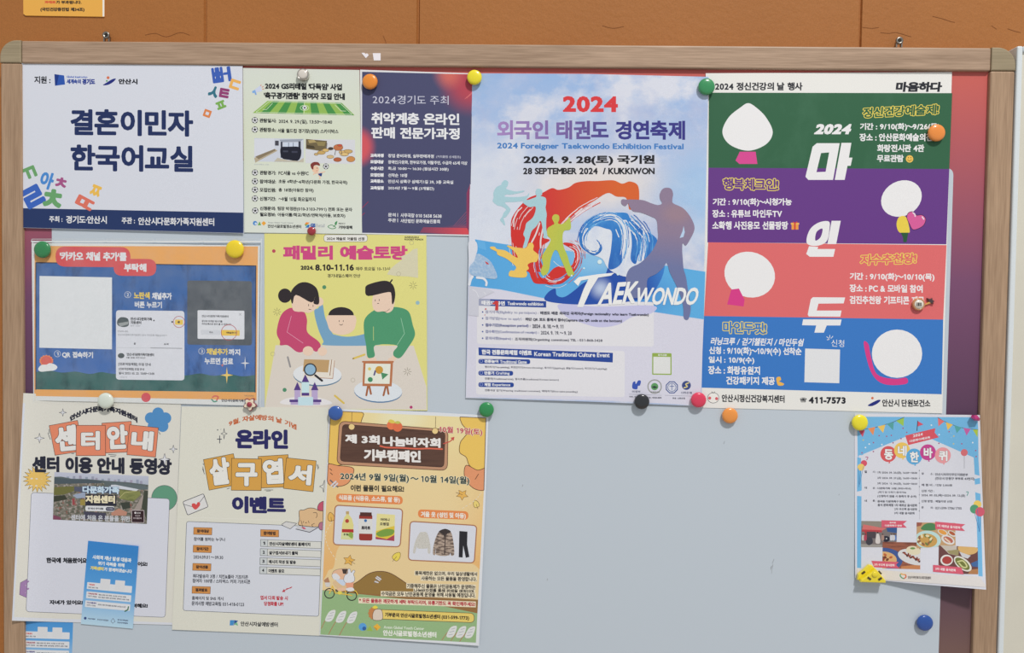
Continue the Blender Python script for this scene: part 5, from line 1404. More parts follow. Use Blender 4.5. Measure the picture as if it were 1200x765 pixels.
CT = s.field('coat_print', (176, 158, 144), [('noise', 120, 420, .46, .56, (90, 76, 70), .9)])
BL([(760, 782), (800, 770), (836, 782), (852, 850), (856, 920), (836, 926), (830, 880), (826, 926), (746, 924), (744, 880), (740, 922), (724, 916), (732, 850)], CT, 3); BL([(760, 780), (800, 762), (836, 780), (806, 800), (802, 850), (790, 800)], (60, 54, 54), 3); LN([(802, 790), (796, 920)], 6, (70, 60, 58))
PL([(888, 776), (938, 780), (936, 860), (950, 936), (928, 942), (912, 866), (908, 940), (884, 938)], (42, 42, 48))
part('hill_picture', None, 'brown hill above green ground'); CLIP([(60, 700), (1030, 700), (990, 1466), (28, 1416)])
BL([(150, J2 + 430), (260, J2 + 350), (330, J2 + 300), (400, J2 + 286), (470, J2 + 302), (560, J2 + 360), (660, J2 + 430), (500, J2 + 480)], (146, 116, 64), 6, BR_, 4)
PL([(30, J2 + 400), (260, J2 + 420), (600, J2 + 440), (1010, J2 + 462), (1000, J2 + 550), (600, J2 + 480)], (146, 108, 66))
PL([(30, J2 + 402), (250, J2 + 425), (600, J2 + 462), (1010, J2 + 548), (1000, J2 + 740), (20, J2 + 700)], (146, 178, 130)); CLIP()
part('notice_text'); TB = (66, 60, 54); LB = (226, 216, 190)
XY(370, 615, 5.276)
for t, x0, y0, x1, y1 in (('품목제한은 없으며, 우리 일상생활에서', 614, 284, 998, 310), ('사용하는 모든 물품을 환영합니다.', 652, 316, 996, 342), ('기증해주신 물품은 난민공동체가 운영하는', 564, 362, 988, 390), ('나눔바자회를 통해 판매될 예정이며,', 608, 392, 984, 418), ('수익금은 모두 난민공동체 운영을 위해 사용될 예정입니다.', 406, 410, 988, 438)):
    R(x0 - 4, y0 - 2, x1 + 2, y1 + 2, LB, sl=.02); T(t, x0, y0, x1, y1, TB, .025, sl=.02)
R(264, 448, 990, 484, LB, sl=.035); T('* 모든 물품은 깨끗하게 세탁 부탁드리며, 유통기한도 꼭 확인해주세요!', 268, 452, 986, 480, (176, 62, 72), .03, sl=.035)
part('contact_banner', None, 'yellow speech banner held by a hedgehog')
RR(330, 520, 980, 578, 28, (224, 200, 110), sl=.04, ol=BR_, w=3); T('기부문의 안산시글로벌청소년센터 (031-599-1773)', 428, 540, 948, 572, (60, 52, 42), .035, sl=.04)
p = []
for i in range(22): p.append((358 + (36 if i % 2 else 30) * math.cos(i * math.pi / 11), 546 + (42 if i % 2 else 36) * math.sin(i * math.pi / 11)))
PL(p, (190, 128, 78)); BL([(356, 540), (370, 522), (400, 522), (412, 540), (410, 584), (360, 588), (352, 566)], (214, 200, 184), 5, BR_, 2.5); BL([(350, 512), (366, 498), (384, 508), (372, 518)], (230, 210, 80), 4)
part('reed_picture', None, 'white feathery grass')
for i, (x0, y0, x1, y1) in enumerate(((34, 640, 110, 524), (80, 676, 176, 530), (146, 682, 244, 534), (780, 712, 860, 622), (836, 716, 918, 624), (890, 720, 974, 626))):
    if i: part('reed_picture', None, 'white feathery grass')
    LN(spline([(x0, y0), ((x0 + x1) / 2 - 8, (y0 + y1) / 2), (x1, y1)], False), 3.5, (176, 110, 88))
    BL([(x1 + 12, y1 + 4), (x1 - 26, y1 + 12), (x1 - 52, y1 + 64), (x1 - 26, y1 + 74), (x1 - 2, y1 + 56)], (214, 216, 216), 5)
    LNS([[(x1 - 20, y1 + 22), (x1 + 2, y1 + 16)], [(x1 - 32, y1 + 40), (x1 - 4, y1 + 34)], [(x1 - 38, y1 + 58), (x1 - 14, y1 + 54)]], 3, (160, 166, 170))
part('bicycle_picture', None, 'two cartoon riders on a yellow tandem bicycle')
XY(375, 655, 9.56)
for x, y in ((106, 384), (356, 408)): LN(circ(x, y, 54), 11, (44, 44, 44), True); C(x, y, 7, (190, 170, 80))
LNS([[(106, 384), (140, 300), (170, 380), (330, 400)], [(290, 400), (280, 330)], spline([(350, 350), (400, 360), (422, 400)], False), [(356, 408), (300, 396)]], 11, (222, 184, 74))
PL([(40, 240), (90, 200), (110, 260), (60, 270)], (176, 130, 100)); PL([(54, 262), (116, 262), (108, 312), (66, 310)], (206, 204, 202))
BL([(134, 180), (160, 130), (240, 108), (310, 112), (300, 170), (270, 230), (200, 240), (150, 220)], (222, 180, 150), 5, (120, 110, 110), 4); BL([(136, 176), (180, 160), (226, 206), (190, 236), (150, 222)], (216, 216, 220), 4); PL([(246, 112), (310, 112), (296, 166), (258, 162)], (70, 60, 56))
BL([(150, 250), (220, 240), (290, 290), (290, 350), (220, 340), (160, 290)], (216, 186, 146), 4); BL([(180, 232), (280, 236), (278, 292), (240, 290)], (196, 208, 226), 4); BL([(190, 330), (270, 320), (286, 350), (220, 360)], (226, 186, 156), 4)
BL([(266, 230), (280, 180), (310, 160), (314, 116), (336, 110), (350, 150), (372, 124), (392, 136), (376, 170), (388, 210), (380, 250), (330, 268), (284, 262)], (218, 220, 226), 5, (120, 118, 124), 4)
PL([(284, 266), (376, 262), (372, 320), (300, 322)], (222, 158, 130)); BL([(290, 330), (360, 318), (384, 350), (320, 362)], (220, 220, 222), 4); C(222, 378, 26, (222, 206, 90), 20); LN([(176, 344), (196, 358)], 12, (60, 50, 46))
part('dragonfly_picture', None, 'little pale dragonfly')
LN([(610, 264), (680, 190)], 9, (120, 116, 120)); LNS([[(626, 210), (668, 240)], [(640, 196), (682, 226)], [(616, 250), (650, 262)]], 14, (206, 206, 212))
XY(370, 475, 5.276); LN([(90, 462), (136, 504)], 8, (110, 104, 110)); LNS([[(96, 496), (124, 470)], [(110, 506), (134, 482)]], 10, (206, 206, 212))
part('footer_logo')
XY(370, 615, 5.276)
C(290, 630, 24, (90, 156, 214)); C(300, 640, 12, (50, 96, 160)); PL([(316, 654), (336, 622), (352, 656)], (150, 180, 80)); PL([(356, 628), (380, 610), (402, 632), (378, 654)], (226, 176, 66)); PL([(356, 628), (380, 640), (378, 654)], (200, 140, 50))
T('Ansan Global Youth Center', 420, 622, 670, 640, (214, 222, 208), .01, sl=.04); T('안산시글로벌청소년센터', 416, 648, 746, 684, (226, 230, 222), .03, sl=.04)

# --- neighbourhood walk event, right
s = Sheet('neighbourhood_poster', 'small white poster with bunting, balloons and food photos, hung alone at the lower right', 'poster',
          [(1001.4, 484.6), (1148.3, 486.2), (1151, 570), (1155.6, 690.8), (1080, 684.5), (1002.2, 677)], 1.2, .012, (208, 210, 220), group='posters on the board',
          lifts=[(1180, 745, 80, 75, 28.0), (1165, 560, 24, 110, 5.5), (1150, 500, 24, 40, 4)])
XY(990, 480, 6.857); SKY = (112, 176, 218)
part('sky_band')
PL([(98, 56), (1066, 60), (1072, 150), (1074, 400), (1036, 384), (730, 250), (600, 190), (480, 220), (150, 356), (136, 384), (104, 376)], SKY)
PL([(100, 380), (130, 384), (136, 640), (134, 650), (98, 658)], SKY); PL([(98, 692), (134, 696), (132, 1272), (98, 1270)], SKY)
PL([(1036, 384), (1074, 400), (1082, 530), (1044, 520)], SKY); PL([(1042, 556), (1086, 548), (1088, 594), (1046, 602)], SKY); PL([(1048, 662), (1090, 676), (1108, 1340), (1074, 1336), (1060, 900)], SKY)
for x, y in ((140, 376), (124, 376)): C(x, y, 12, (208, 210, 220))
part('bunting', None, 'string of coloured pennants')
LN(spline([(110, 160), (220, 148), (330, 118), (400, 94), (478, 60)], False), 4, (70, 74, 90)); LN(spline([(746, 62), (800, 94), (880, 126), (960, 148), (1070, 160)], False), 4, (70, 74, 90))
for a, b, c, col in (((112, 168), (162, 164), (144, 220), (196, 80, 104)), ((186, 150), (244, 138), (228, 206), (222, 140, 92)), ((264, 134), (326, 120), (308, 186), (226, 190, 98)), ((338, 114), (394, 98), (388, 164), (84, 156, 156)), ((412, 90), (476, 64), (472, 132), (150, 190, 84)),
                     ((748, 66), (800, 94), (752, 134), (216, 112, 112)), ((812, 100), (868, 120), (826, 164), (226, 186, 88)), ((880, 126), (940, 142), (900, 188), (84, 160, 160)), ((954, 146), (1012, 154), (978, 208), (190, 96, 160)), ((1028, 160), (1070, 160), (1066, 222), (168, 190, 70))): PL([a, b, c], col)
part('confetti')
for x, y, c in ((148, 244, 0), (230, 264, 1), (196, 276, 2), (276, 208, 1), (336, 214, 1), (374, 206, 1), (388, 266, 1), (298, 280, 2), (166, 304, 2), (138, 346, 1), (230, 336, 1), (468, 148, 1), (498, 182, 1), (696, 124, 2), (758, 200, 2), (756, 270, 1), (876, 212, 0), (874, 274, 0), (838, 176, 1), (940, 274, 1), (1028, 264, 2), (1052, 328, 1), (1056, 376, 1), (452, 232, 1), (140, 420, 0)):
    C(x, y, 6, [(196, 186, 130), (160, 96, 130), (222, 226, 232)][c])
part('ribbon', None, 'tilted red ribbon with the year')
PL([(486, 208), (728, 148), (722, 184), (756, 222), (510, 284)], (206, 84, 96)); T('2024', 548, 200, 626, 222, WHT, .02, sl=-.2); T('다문화이해교육', 520, 244, 686, 264, WHT, .02, sl=-.2)
LN([(586, 90), (580, 168)], 6, (50, 60, 80)); PL([(588, 92), (632, 118), (586, 134)], (206, 84, 104))
part('headline')
for ch, x, y, col in (('동', 350, 356, (206, 88, 92)), ('네', 460, 326, (226, 190, 96)), ('한', 557, 376, (90, 164, 212)), ('바', 668, 342, (188, 70, 140)), ('퀴', 788, 366, (222, 150, 156))):
    PL([(x + 8, y + 56), (x + 16, y + 74), (x, y + 74)], col); C(x, y, 64, col); T(ch, x - 34, y - 40, x + 38, y + 44, (226, 228, 232), .04, sl=.05, halo=((90, 80, 90), .02))
part('balloon_picture', None, 'bunch of balloons')
C(154, 430, 25, (206, 84, 104)); C(130, 462, 28, (226, 196, 110)); LNS([[(128, 490), (112, 620)], [(150, 456), (120, 600)], [(110, 470), (114, 610)]], 3, (70, 120, 170)); LN(spline([(168, 380), (186, 382), (176, 404)], False), 6, (170, 90, 130))
C(960, 344, 28, (206, 110, 116)); LN([(960, 372), (960, 470)], 3, (130, 130, 140))
LN(spline([(976, 660), (992, 662), (982, 690)], False), 6, (80, 150, 140))
C(1066, 760, 32, (226, 196, 100)); C(1042, 798, 36, (84, 150, 116)); C(1086, 820, 38, (200, 90, 110)); LNS([[(1044, 834), (1078, 960)], [(1066, 800), (1080, 980)], [(1092, 858), (1082, 980)]], 3, (60, 110, 170))
part('info_list'); KX = (70, 72, 84)
for t, x0, y0, x1, y1 in (('일', 158, 488, 178, 508), ('시 :', 224, 490, 252, 508), ('1차 2024. 09. 20.(금), 16:00~18:00', 262, 494, 582, 516), ('2차 2024. 09. 27.(금), 16:00~18:00', 262, 538, 582, 560), ('3차 2024. 10. 04.(금), 16:00~18:00', 262, 582, 582, 604), ('대', 158, 618, 178, 636), ('상 :', 224, 620, 252, 638),
                          ('다문화가족 10팀 (부모+자녀)', 262, 622, 532, 642), ('(회기 및 다회기 참여가능', 266, 654, 494, 672), ('(신청하지 않을 시 충족자 후 순위)', 262, 684, 576, 706), ('내', 158, 722, 178, 740), ('용 :', 224, 722, 252, 740), ('원곡동 다문화특구 탐방,', 262, 726, 486, 746), ('음식 문화체험 1차 베트남 음식문화', 264, 754, 582, 776), ('2차 우즈벡 음식문화', 398, 788, 582, 808), ('3차 네팔 음식문화', 398, 820, 562, 840),
                          ('장', 616, 504, 636, 522), ('소 :', 688, 506, 718, 524), ('안산시외국인주민지원본부', 726, 508, 990, 530), ('(안산시 단원구 부부로 43번지)', 726, 540, 1042, 566), ('체 험 비 :', 616, 594, 718, 614), ('1인당 5,000원', 728, 596, 862, 616), ('신청 기간 :', 616, 642, 718, 662), ('2024. 09. 05.(목)~2024. 09. 13.(금)', 616, 676, 968, 700), ('신청 방법 :', 616, 724, 718, 744), ('패밀리넷 신청', 728, 726, 862, 746), ('문', 616, 776, 634, 794), ('의 :', 688, 778, 718, 796), ('031-599-1706/1705', 728, 780, 938, 800)):
    T(t, x0, y0, x1, y1, KX, .02)
LN([(598, 486), (600, 880)], 2, (150, 152, 164))
for y in (488, 550, 618, 684, 750, 812): C(599, y, 4, (90, 92, 110))
part('food_photo', None, 'printed photo of a street market with people')
XY(1005, 605, 11.77)
q = [(52, 62), (546, 70), (538, 345), (336, 424), (44, 424)]; CLIP([(52, 62), (548, 70), (538, 350), (342, 426), (44, 424)])
PL([(52, 62), (548, 70), (538, 350), (336, 426), (44, 424)], (120, 112, 112)); PL([(52, 62), (330, 66), (330, 150), (52, 130)], (140, 132, 122)); PL([(80, 110), (300, 150), (400, 160), (330, 200), (60, 190)], (202, 110, 108)); PL([(60, 180), (330, 190), (340, 220), (60, 210)], (176, 64, 70)); R(96, 200, 126, 280, (166, 60, 66), sl=0)
PL([(400, 160), (545, 150), (540, 230), (410, 210)], (56, 88, 140)); PL([(44, 380), (336, 390), (336, 424), (44, 424)], (150, 146, 142)); PL([(126, 210), (250, 210), (250, 300), (126, 300)], (76, 68, 74))
BL([(120, 300), (190, 290), (210, 360), (160, 396), (120, 370)], (62, 62, 72), 4); BL([(252, 290), (270, 230), (300, 260), (310, 366), (250, 366)], (204, 198, 196), 4); C(276, 224, 12, (70, 54, 50)); BL([(350, 290), (390, 270), (440, 290), (430, 340), (370, 350)], (40, 42, 56), 4); C(398, 306, 10, (190, 190, 190))
for x, c in ((60, (190, 186, 184)), (90, (170, 70, 90)), (330, (160, 130, 120)), (450, (196, 200, 210)), (500, (86, 120, 180)), (480, (196, 196, 200))): BL([(x, 260), (x + 30, 256), (x + 36, 320), (x, 330)], c, 3); C(x + 16, 246, 11, (90, 70, 64))
CLIP()
part('food_photo', None, 'printed photo of plates on a wooden table')
q = [(346, 350), (814, 358), (868, 440), (866, 730), (346, 716)]; q = [(346, 350), (866, 360), (864, 730), (342, 716)]; CLIP(q)
PL(q, s.field('table_print', (150, 92, 72), [('noise', 60, 400, .45, .62, (110, 66, 56), .9)])); PL([(600, 690), (866, 660), (866, 740), (600, 740)], (190, 126, 84))
C(360, 600, 262, (66, 88, 144), 168); C(340, 600, 200, (210, 168, 116), 118); 
for i in range(16): C(340 + 150 * math.cos(i * 2.4) * (i / 16), 580 + 90 * math.sin(i * 2.4) * (i / 16), 24, [(150, 66, 46), (182, 96, 60), (116, 62, 46)][i % 3], 16, rot=i * 40)
C(770, 560, 220, (206, 206, 208), 104, rot=14); C(770, 470, 100, (214, 206, 178), 62, rot=10); C(760, 440, 36, (104, 140, 78), 14)
for i in range(12): C(640 + i * 20, 500 + i * 9 + (i % 3) * 10, 24, [(120, 56, 46), (150, 78, 58), (90, 50, 44)][i % 3], 12, rot=i * 30)
CLIP()
part('food_photo', None, 'printed photo of a noodle soup bowl')
XY(1070, 605, 10.925)
q = [(46, 76), (540, 190), (548, 370), (330, 440), (46, 410)]; q = [(46, 76), (540, 84), (548, 370), (46, 410)]; CLIP(q)
PL([(46, 76), (540, 84), (544, 372), (316, 436), (46, 410)], (186, 150, 110)); BL([(100, 160), (150, 100), (230, 84), (290, 110), (290, 170), (180, 180)], (76, 128, 84), 5); PL([(46, 76), (120, 80), (100, 120), (46, 130)], (150, 90, 76))
C(190, 300, 168, (178, 208, 206), 118, rot=6); C(180, 308, 130, (190, 150, 84), 88, rot=6)
for i in range(14): C(150 + 80 * math.cos(i * 2.4), 300 + 56 * math.sin(i * 2.4), 26, [(140, 96, 70), (214, 206, 170), (110, 120, 70)][i % 3], 14, rot=i * 37)
C(380, 204, 70, (206, 206, 200), 36, rot=24); C(378, 202, 56, (214, 150, 74), 26, rot=24); C(500, 220, 60, (206, 206, 200), 32, rot=30); C(500, 216, 44, (170, 90, 60), 20, rot=30); C(446, 300, 90, (210, 208, 206), 54, rot=26); C(450, 298, 66, (176, 100, 84), 34, rot=26); LN([(410, 280), (470, 330)], 22, (216, 190, 166)); CLIP()
part('food_photo', None, 'printed photo of dips and bread')
q = [(330, 372), (548, 374), (828, 400), (834, 740), (640, 736), (326, 620)]
CLIP([(330, 366), (828, 396), (834, 740), (630, 736), (326, 620)])
PL(q, (104, 68, 66)); PL([(340, 362), (560, 374), (560, 500), (460, 480)], (188, 180, 170)); PL([(430, 440), (590, 420), (580, 500), (470, 480)], (150, 140, 100)); BL([(580, 384), (720, 384), (830, 410), (800, 470), (700, 490), (600, 450)], (206, 168, 108), 5); PL([(590, 450), (700, 490), (740, 500), (700, 540), (630, 520)], (196, 196, 200)); PL([(740, 600), (834, 560), (834, 650), (760, 640)], (66, 100, 150)); PL([(740, 680), (834, 670), (834, 740), (700, 740)], (170, 120, 80))
C(430, 560, 80, (214, 212, 208), 70); C(434, 560, 62, (164, 66, 62), 50); C(636, 606, 134, (214, 212, 202), 70, rot=38); C(632, 606, 112, (110, 116, 60), 52, rot=38); LN(spline([(570, 580), (640, 570), (690, 640), (640, 650), (590, 600)], False), 18, (196, 196, 140)); CLIP()
part('caption_ribbon', None, 'pink caption ribbon')
PL([(284, 66), (668, 100), (616, 138), (666, 186), (284, 160)], (206, 92, 112)); T('1차 베트남 음식문화', 304, 100, 606, 134, (232, 214, 216), .02, sl=.09)
part('caption_ribbon', None, 'pink caption ribbon'); PL([(256, 620), (618, 652), (650, 742), (256, 708)], (206, 92, 112)); T('3차 네팔 음식문화', 286, 652, 548, 686, (232, 214, 216), .02, sl=.08)
XY(1005, 605, 11.77)
part('caption_ribbon', None, 'pink caption ribbon'); PL([(330, 52), (680, 62), (628, 106), (680, 156), (330, 150)], (206, 92, 112)); T('원곡동', 440, 74, 530, 96, (232, 214, 216), .02); T('다문화특구 탐방', 376, 112, 612, 138, (232, 214, 216), .02)
part('caption_ribbon', None, 'pink caption ribbon'); PL([(190, 612), (566, 628), (530, 668), (578, 718), (230, 700)], (206, 92, 112)); T('2차 우즈벡 음식문화', 228, 646, 512, 680, (232, 214, 216), .02, sl=.04)
part('footer_logo')
XY(990, 585, 6.857)
PL([(98, 556), (1080, 622), (1134, 690), (1130, 706), (330, 648), (96, 620)], s.field('cream_strip', (216, 210, 202), [('lin', 1050, 670, 1080, 690, (212, 208, 206))]))
LN(spline([(448, 600), (446, 616), (462, 632), (476, 636)], False), 9, (90, 150, 110)); LN(spline([(452, 598), (470, 604), (486, 604)], False), 9, (220, 160, 70)); LN(spline([(488, 606), (492, 622), (480, 634)], False), 10, (206, 110, 80))
T('안산이주민복지사회지원센터', 506, 614, 692, 638, (90, 84, 84), .03, sl=.03)

# --- blue leaflets


def leaflet(label, corners, base, aff, lifts=()):
    s = Sheet('leaflet', label, 'leaflet', corners, base, 0, (150, 196, 226), group='blue leaflets', lifts=lifts)
    part('blue_ground')
    org = aff(0, 0); mid = aff(0, 52); low = aff(0, 97)
    s.paper_mat = s.field('leaflet_print', (56, 130, 200), [('lin', *aff(0, 8), *mid, (84, 154, 214)), ('lin', *mid, *aff(0, 96), (178, 208, 226))])
    XY(0, 0, 1, aff)
    part('title_text')
    T('사회적 재난 발생 대응과', 6.8, 15.6, 52.5, 20.6, (214, 222, 236), .04); T('위기 극복을 위해', 13.8, 22.4, 45, 27, (214, 222, 236), .04); T('가족센터', 5.4, 28.8, 21, 33.2, (222, 206, 110), .05); T('가 함께하겠습니다', 21.6, 28.8, 54.4, 33.2, (214, 222, 236), .04)
    part('info_bar', None, 'white bar with a heading')
    RR(3.4, 48, 56.2, 56, .8, (214, 217, 222)); RR(18.6, 42.4, 30.2, 54.4, .6, (212, 214, 218)); RR(36, 42.6, 47.4, 54.4, .6, (212, 214, 218))
    T('가족센터', 5.2, 49.6, 12.4, 51.6, (200, 84, 84), .04); T('방문 상담 지원', 5.2, 53, 16.4, 54.6, (90, 92, 104), .02)
    part('info_bar', None, 'white bar with small text')
    RR(3.6, 58.8, 56.2, 66.8, .8, (214, 217, 222)); T('가족상담전화', 5.4, 60.2, 16.4, 62.2, (160, 84, 100), .04); T('1577-4206', 5.4, 63.4, 16, 65, (90, 92, 104), .02); T('평일 상담시간 운영, 365일 24시간 운영', 17.8, 60.6, 50, 62.3, (90, 92, 104), .02); T('임신 출산 갈등 심리상담, 양육비 상담 지원', 17.8, 63.5, 54, 65.2, (90, 92, 104), .02)
    part('info_bar', None, 'white bar with small text')
    RR(3.2, 69.4, 56, 77.2, .8, (214, 217, 222)); T('다누리콜센터', 5, 70.8, 16, 72.8, (90, 84, 140), .04); T('1577-1366', 5, 74, 15.6, 75.6, (90, 92, 104), .02); T('이주민 위한 한국생활 정보제공 365일 24시간', 18, 72.2, 51, 74, (90, 92, 104), .02)
    LN([(54, 72.4), (53.6, 76), (50.4, 78)], 1.4, (60, 110, 84))
    part('logo_row')
    C(4.8, 90.4, 1.6, (60, 80, 130)); T('여성가족부', 8, 89.6, 16.6, 91.4, (70, 80, 110), .03); T('한국건강가정진흥원', 19, 89.6, 32, 91.6, (90, 100, 120), .02); LN([(35, 91), (37.4, 87.6), (40, 91), (37.4, 93.4)], .5, (100, 110, 130), True); T('경기도가족센터', 42.6, 87.8, 55, 89.6, (70, 80, 110), .03); T('안산시가족센터', 42.6, 91, 55, 92.8, (70, 80, 110), .03)


def rot_at(ox, oy, deg):
    c, s_ = math.cos(math.radians(deg)), math.sin(math.radians(deg))
    return lambda u, v: (ox + u * c - v * s_, oy + u * s_ + v * c)


leaflet('tilted blue leaflet stuck over the lower right of the centre guide poster', [(103.3, 633.6), (162.4, 639.8), (155.6, 736.6), (94.7, 731)], 2.1, rot_at(103.3, 633.8, 5.2), [(160, 640, 14, 14, 1.2)])
leaflet('blue leaflet half hidden below the centre guide poster at the bottom left corner', [(27.2, 696), (86.6, 698), (83.5, 792), (26.4, 790)], .9, rot_at(30.2 - 3.4, 739.6 - 48.2, 1.6))

# --- sign on the wall
Sheet('wall_sign', 'yellow orange warning sign on the wall at the top left, cut by the photo edge', 'sign',
      [(26.5, -62), (122.5, -62), (122.2, 19.4), (122, 19.6), (30, 18.2), (27.4, 16.2)], -14.6, .004, (222, 166, 76), thick=.0012)
part('warning_text')
XY(0, 0, 7.653)
T('과태료', 398, 6, 500, 32, (206, 92, 58), .05); T('가 부과됩니다.', 502, 4, 732, 36, (70, 54, 40), .04); T('(국민건강증진법 제34조)', 362, 66, 758, 106, (62, 50, 40), .045)
T('금 연 구 역', 330, -150, 800, -60, (206, 92, 58), .06)
part('edge_strip'); PL([(918, -300), (936, -300), (936, 148), (920, 148)], (226, 222, 214))
build_sheets()

# ---------------------------------------------------------------- magnets


def gloss(c, rough=.25, coat=1.0):
    k = ('gloss', c)
    if k not in _mats:
        m, nt, ln, b = new_mat('plastic_%02x%02x%02x' % c, rough, .5)
        n = nt.new('ShaderNodeTexNoise'); n.inputs['Scale'].default_value = 180
        tc = nt.new('ShaderNodeTexCoord'); ln.new(tc.outputs['Object'], n.inputs['Vector'])
        mr = nt.new('ShaderNodeMapRange'); mr.inputs['To Min'].default_value = rough - .08; mr.inputs['To Max'].default_value = rough + .1
        ln.new(n.outputs['Fac'], mr.inputs['Value']); ln.new(mr.outputs['Result'], b.inputs['Roughness'])
        b.inputs['Base Color'].default_value = alb(c); b.inputs['Coat Weight'].default_value = coat; b.inputs['Coat Roughness'].default_value = .06
        _mats[k] = m
    return _mats[k]


IRON = ink((70, 70, 74), .5)
MM = 1.1 / 1000


def at(x, y, h):
    return U(x, y, -h)


def magnet(x, y, r, col, label, base, name='round_magnet', h=.0065, cat='magnet'):
    """domed plastic button with its dark magnet disc behind"""
    R_ = r * MM; p = at(x, y, base + h * .6) ; p.y = -base
    V, Fc = lathe([(R_ * .9, .0012), (R_, .0022), (R_, h * .55), (R_ * .97, h * .7), (R_ * .9, h * .82), (R_ * .76, h * .93), (R_ * .55, h * 1.0), (R_ * .3, h * 1.04), (R_ * .03, h * 1.055)], 48)
    o = mesh_obj(name, V, Fc, gloss(col), None, p, smooth=True)
    tag(o, label, cat, 'magnets on the board')
    V, Fc = lathe([(R_ * .78, 0), (R_ * .78, .0012)], 32); mesh_obj('magnet_disc', V, Fc, IRON, o)
    return o


for x, y, r, c, b, lb in (
        (433.5, 95.5, 8.9, (222, 132, 34), 2.0, 'orange round magnet at the top left corner of the navy poster'),
        (556, 90.5, 8.6, (232, 212, 30), 3.0, 'yellow round magnet between the navy poster and the sky blue festival poster'),
        (828, 101.5, 9.6, (46, 136, 82), 3.0, 'green round magnet where the festival and wellness posters meet at the top'),
        (1097.7, 155.5, 9.8, (238, 136, 54), 1.6, 'orange round magnet on the green band of the wellness poster'),
        (365, 270.8, 5.1, (152, 34, 48), 2.4, 'small dark red magnet at the foot of the football notice'),
        (49.4, 292.4, 9.8, (36, 124, 70), 3.2, 'green round magnet on the top left of the sleeved blue poster'),
        (275, 291.8, 10.6, (236, 200, 26), 3.2, 'yellow round magnet on the top right of the sleeved blue poster'),
        (123.6, 469.6, 9.4, (206, 214, 204), 3.2, 'white round magnet above the centre guide poster'),
        (393, 484, 8.6, (40, 84, 160), 2.8, 'blue round magnet at the top left of the bazaar poster'),
        (570, 480, 8.8, (30, 132, 70), 2.8, 'green round magnet at the top right of the bazaar poster'),
        (752.2, 470.6, 8.9, (26, 28, 34), 2.9, 'black round magnet at the foot of the festival poster'),
        (818.7, 468.6, 8.9, (212, 50, 84), 2.9, 'crimson round magnet at the lower corner of the festival poster'),
        (855.5, 487, 9.2, (240, 142, 60), .9, 'orange round magnet alone on the white sheet under the wellness poster'),
        (1007.8, 495.2, 9.3, (242, 214, 30), 1.8, 'yellow round magnet at the top left of the small bunting poster'),
        (1084, 730, 9.4, (24, 72, 152), .9, 'blue round magnet alone at the lower right of the white sheet')):
    magnet(x, y, r, c, lb, b / 1000 + .0006)

# silver rimmed white magnet
p = at(355.3, 87.8, .005); p.y = -.0024; R_ = 7.0 * MM
SIL, n_, l_, b_ = new_mat('silver_rim', .25, .5); b_.inputs['Metallic'].default_value = 1; b_.inputs['Base Color'].default_value = (.62, .58, .54, 1)
V, Fc = lathe([(R_ * .9, 0), (R_, .001), (R_, .004), (R_ * .93, .0055), (R_ * .82, .0056), (R_ * .8, .005)], 48)
o = mesh_obj('capped_magnet', V, Fc, SIL, None, p, smooth=True); tag(o, 'white round magnet with a silver rim at the top of the football notice', 'magnet', 'magnets on the board')
V, Fc = lathe([(R_ * .8, .0048), (R_ * .78, .0058), (R_ * .5, .0063), (R_ * .05, .0064)], 40); mesh_obj('white_face', V, Fc, gloss((206, 200, 192)), o, smooth=True)

# flower magnet
p = at(293.2, 473.6, .005); p.y = -.0034
bm = bmesh.new()


def slab(bm, pts, y0, y1, bev=0):
    f = bm.faces.new([bm.verts.new((x, -y0, z)) for x, z in pts]); e = bmesh.ops.extrude_face_region(bm, geom=[f])
    vs = [v for v in e['geom'] if isinstance(v, bmesh.types.BMVert)]
    for v in vs: v.co.y = -y1
    bmesh.ops.recalc_face_normals(bm, faces=bm.faces[:])
    if bev: bmesh.ops.bevel(bm, geom=[e for e in bm.edges if all(abs(v.co.y + y1) < 1e-6 for v in e.verts)], offset=bev, segments=3, profile=.5, affect='EDGES')


def flower(k, n=60):
    return [((6.9 + 1.5 * math.cos(5 * t + 1.2)) * k * MM * math.cos(t), (6.9 + 1.5 * math.cos(5 * t + 1.2)) * k * MM * math.sin(t)) for t in [2 * math.pi * i / n for i in range(n)]]


slab(bm, flower(1.0), 0, .003, .0006); o = bm_obj('flower_magnet', bm, gloss((128, 52, 66)), None, p, False)
tag(o, 'flower shaped cream magnet with a dark red centre, above the postcard event poster', 'magnet', 'magnets on the board')
bm = bmesh.new(); slab(bm, flower(.84), .0028, .0044, .0005); bm_obj('petals', bm, gloss((232, 214, 190)), o)
V, Fc = lathe([(.0034, .0042), (.0034, .0056), (.0026, .0066), (.0003, .007)], 28); mesh_obj('flower_centre', V, Fc, gloss((150, 40, 60)), o, smooth=True)

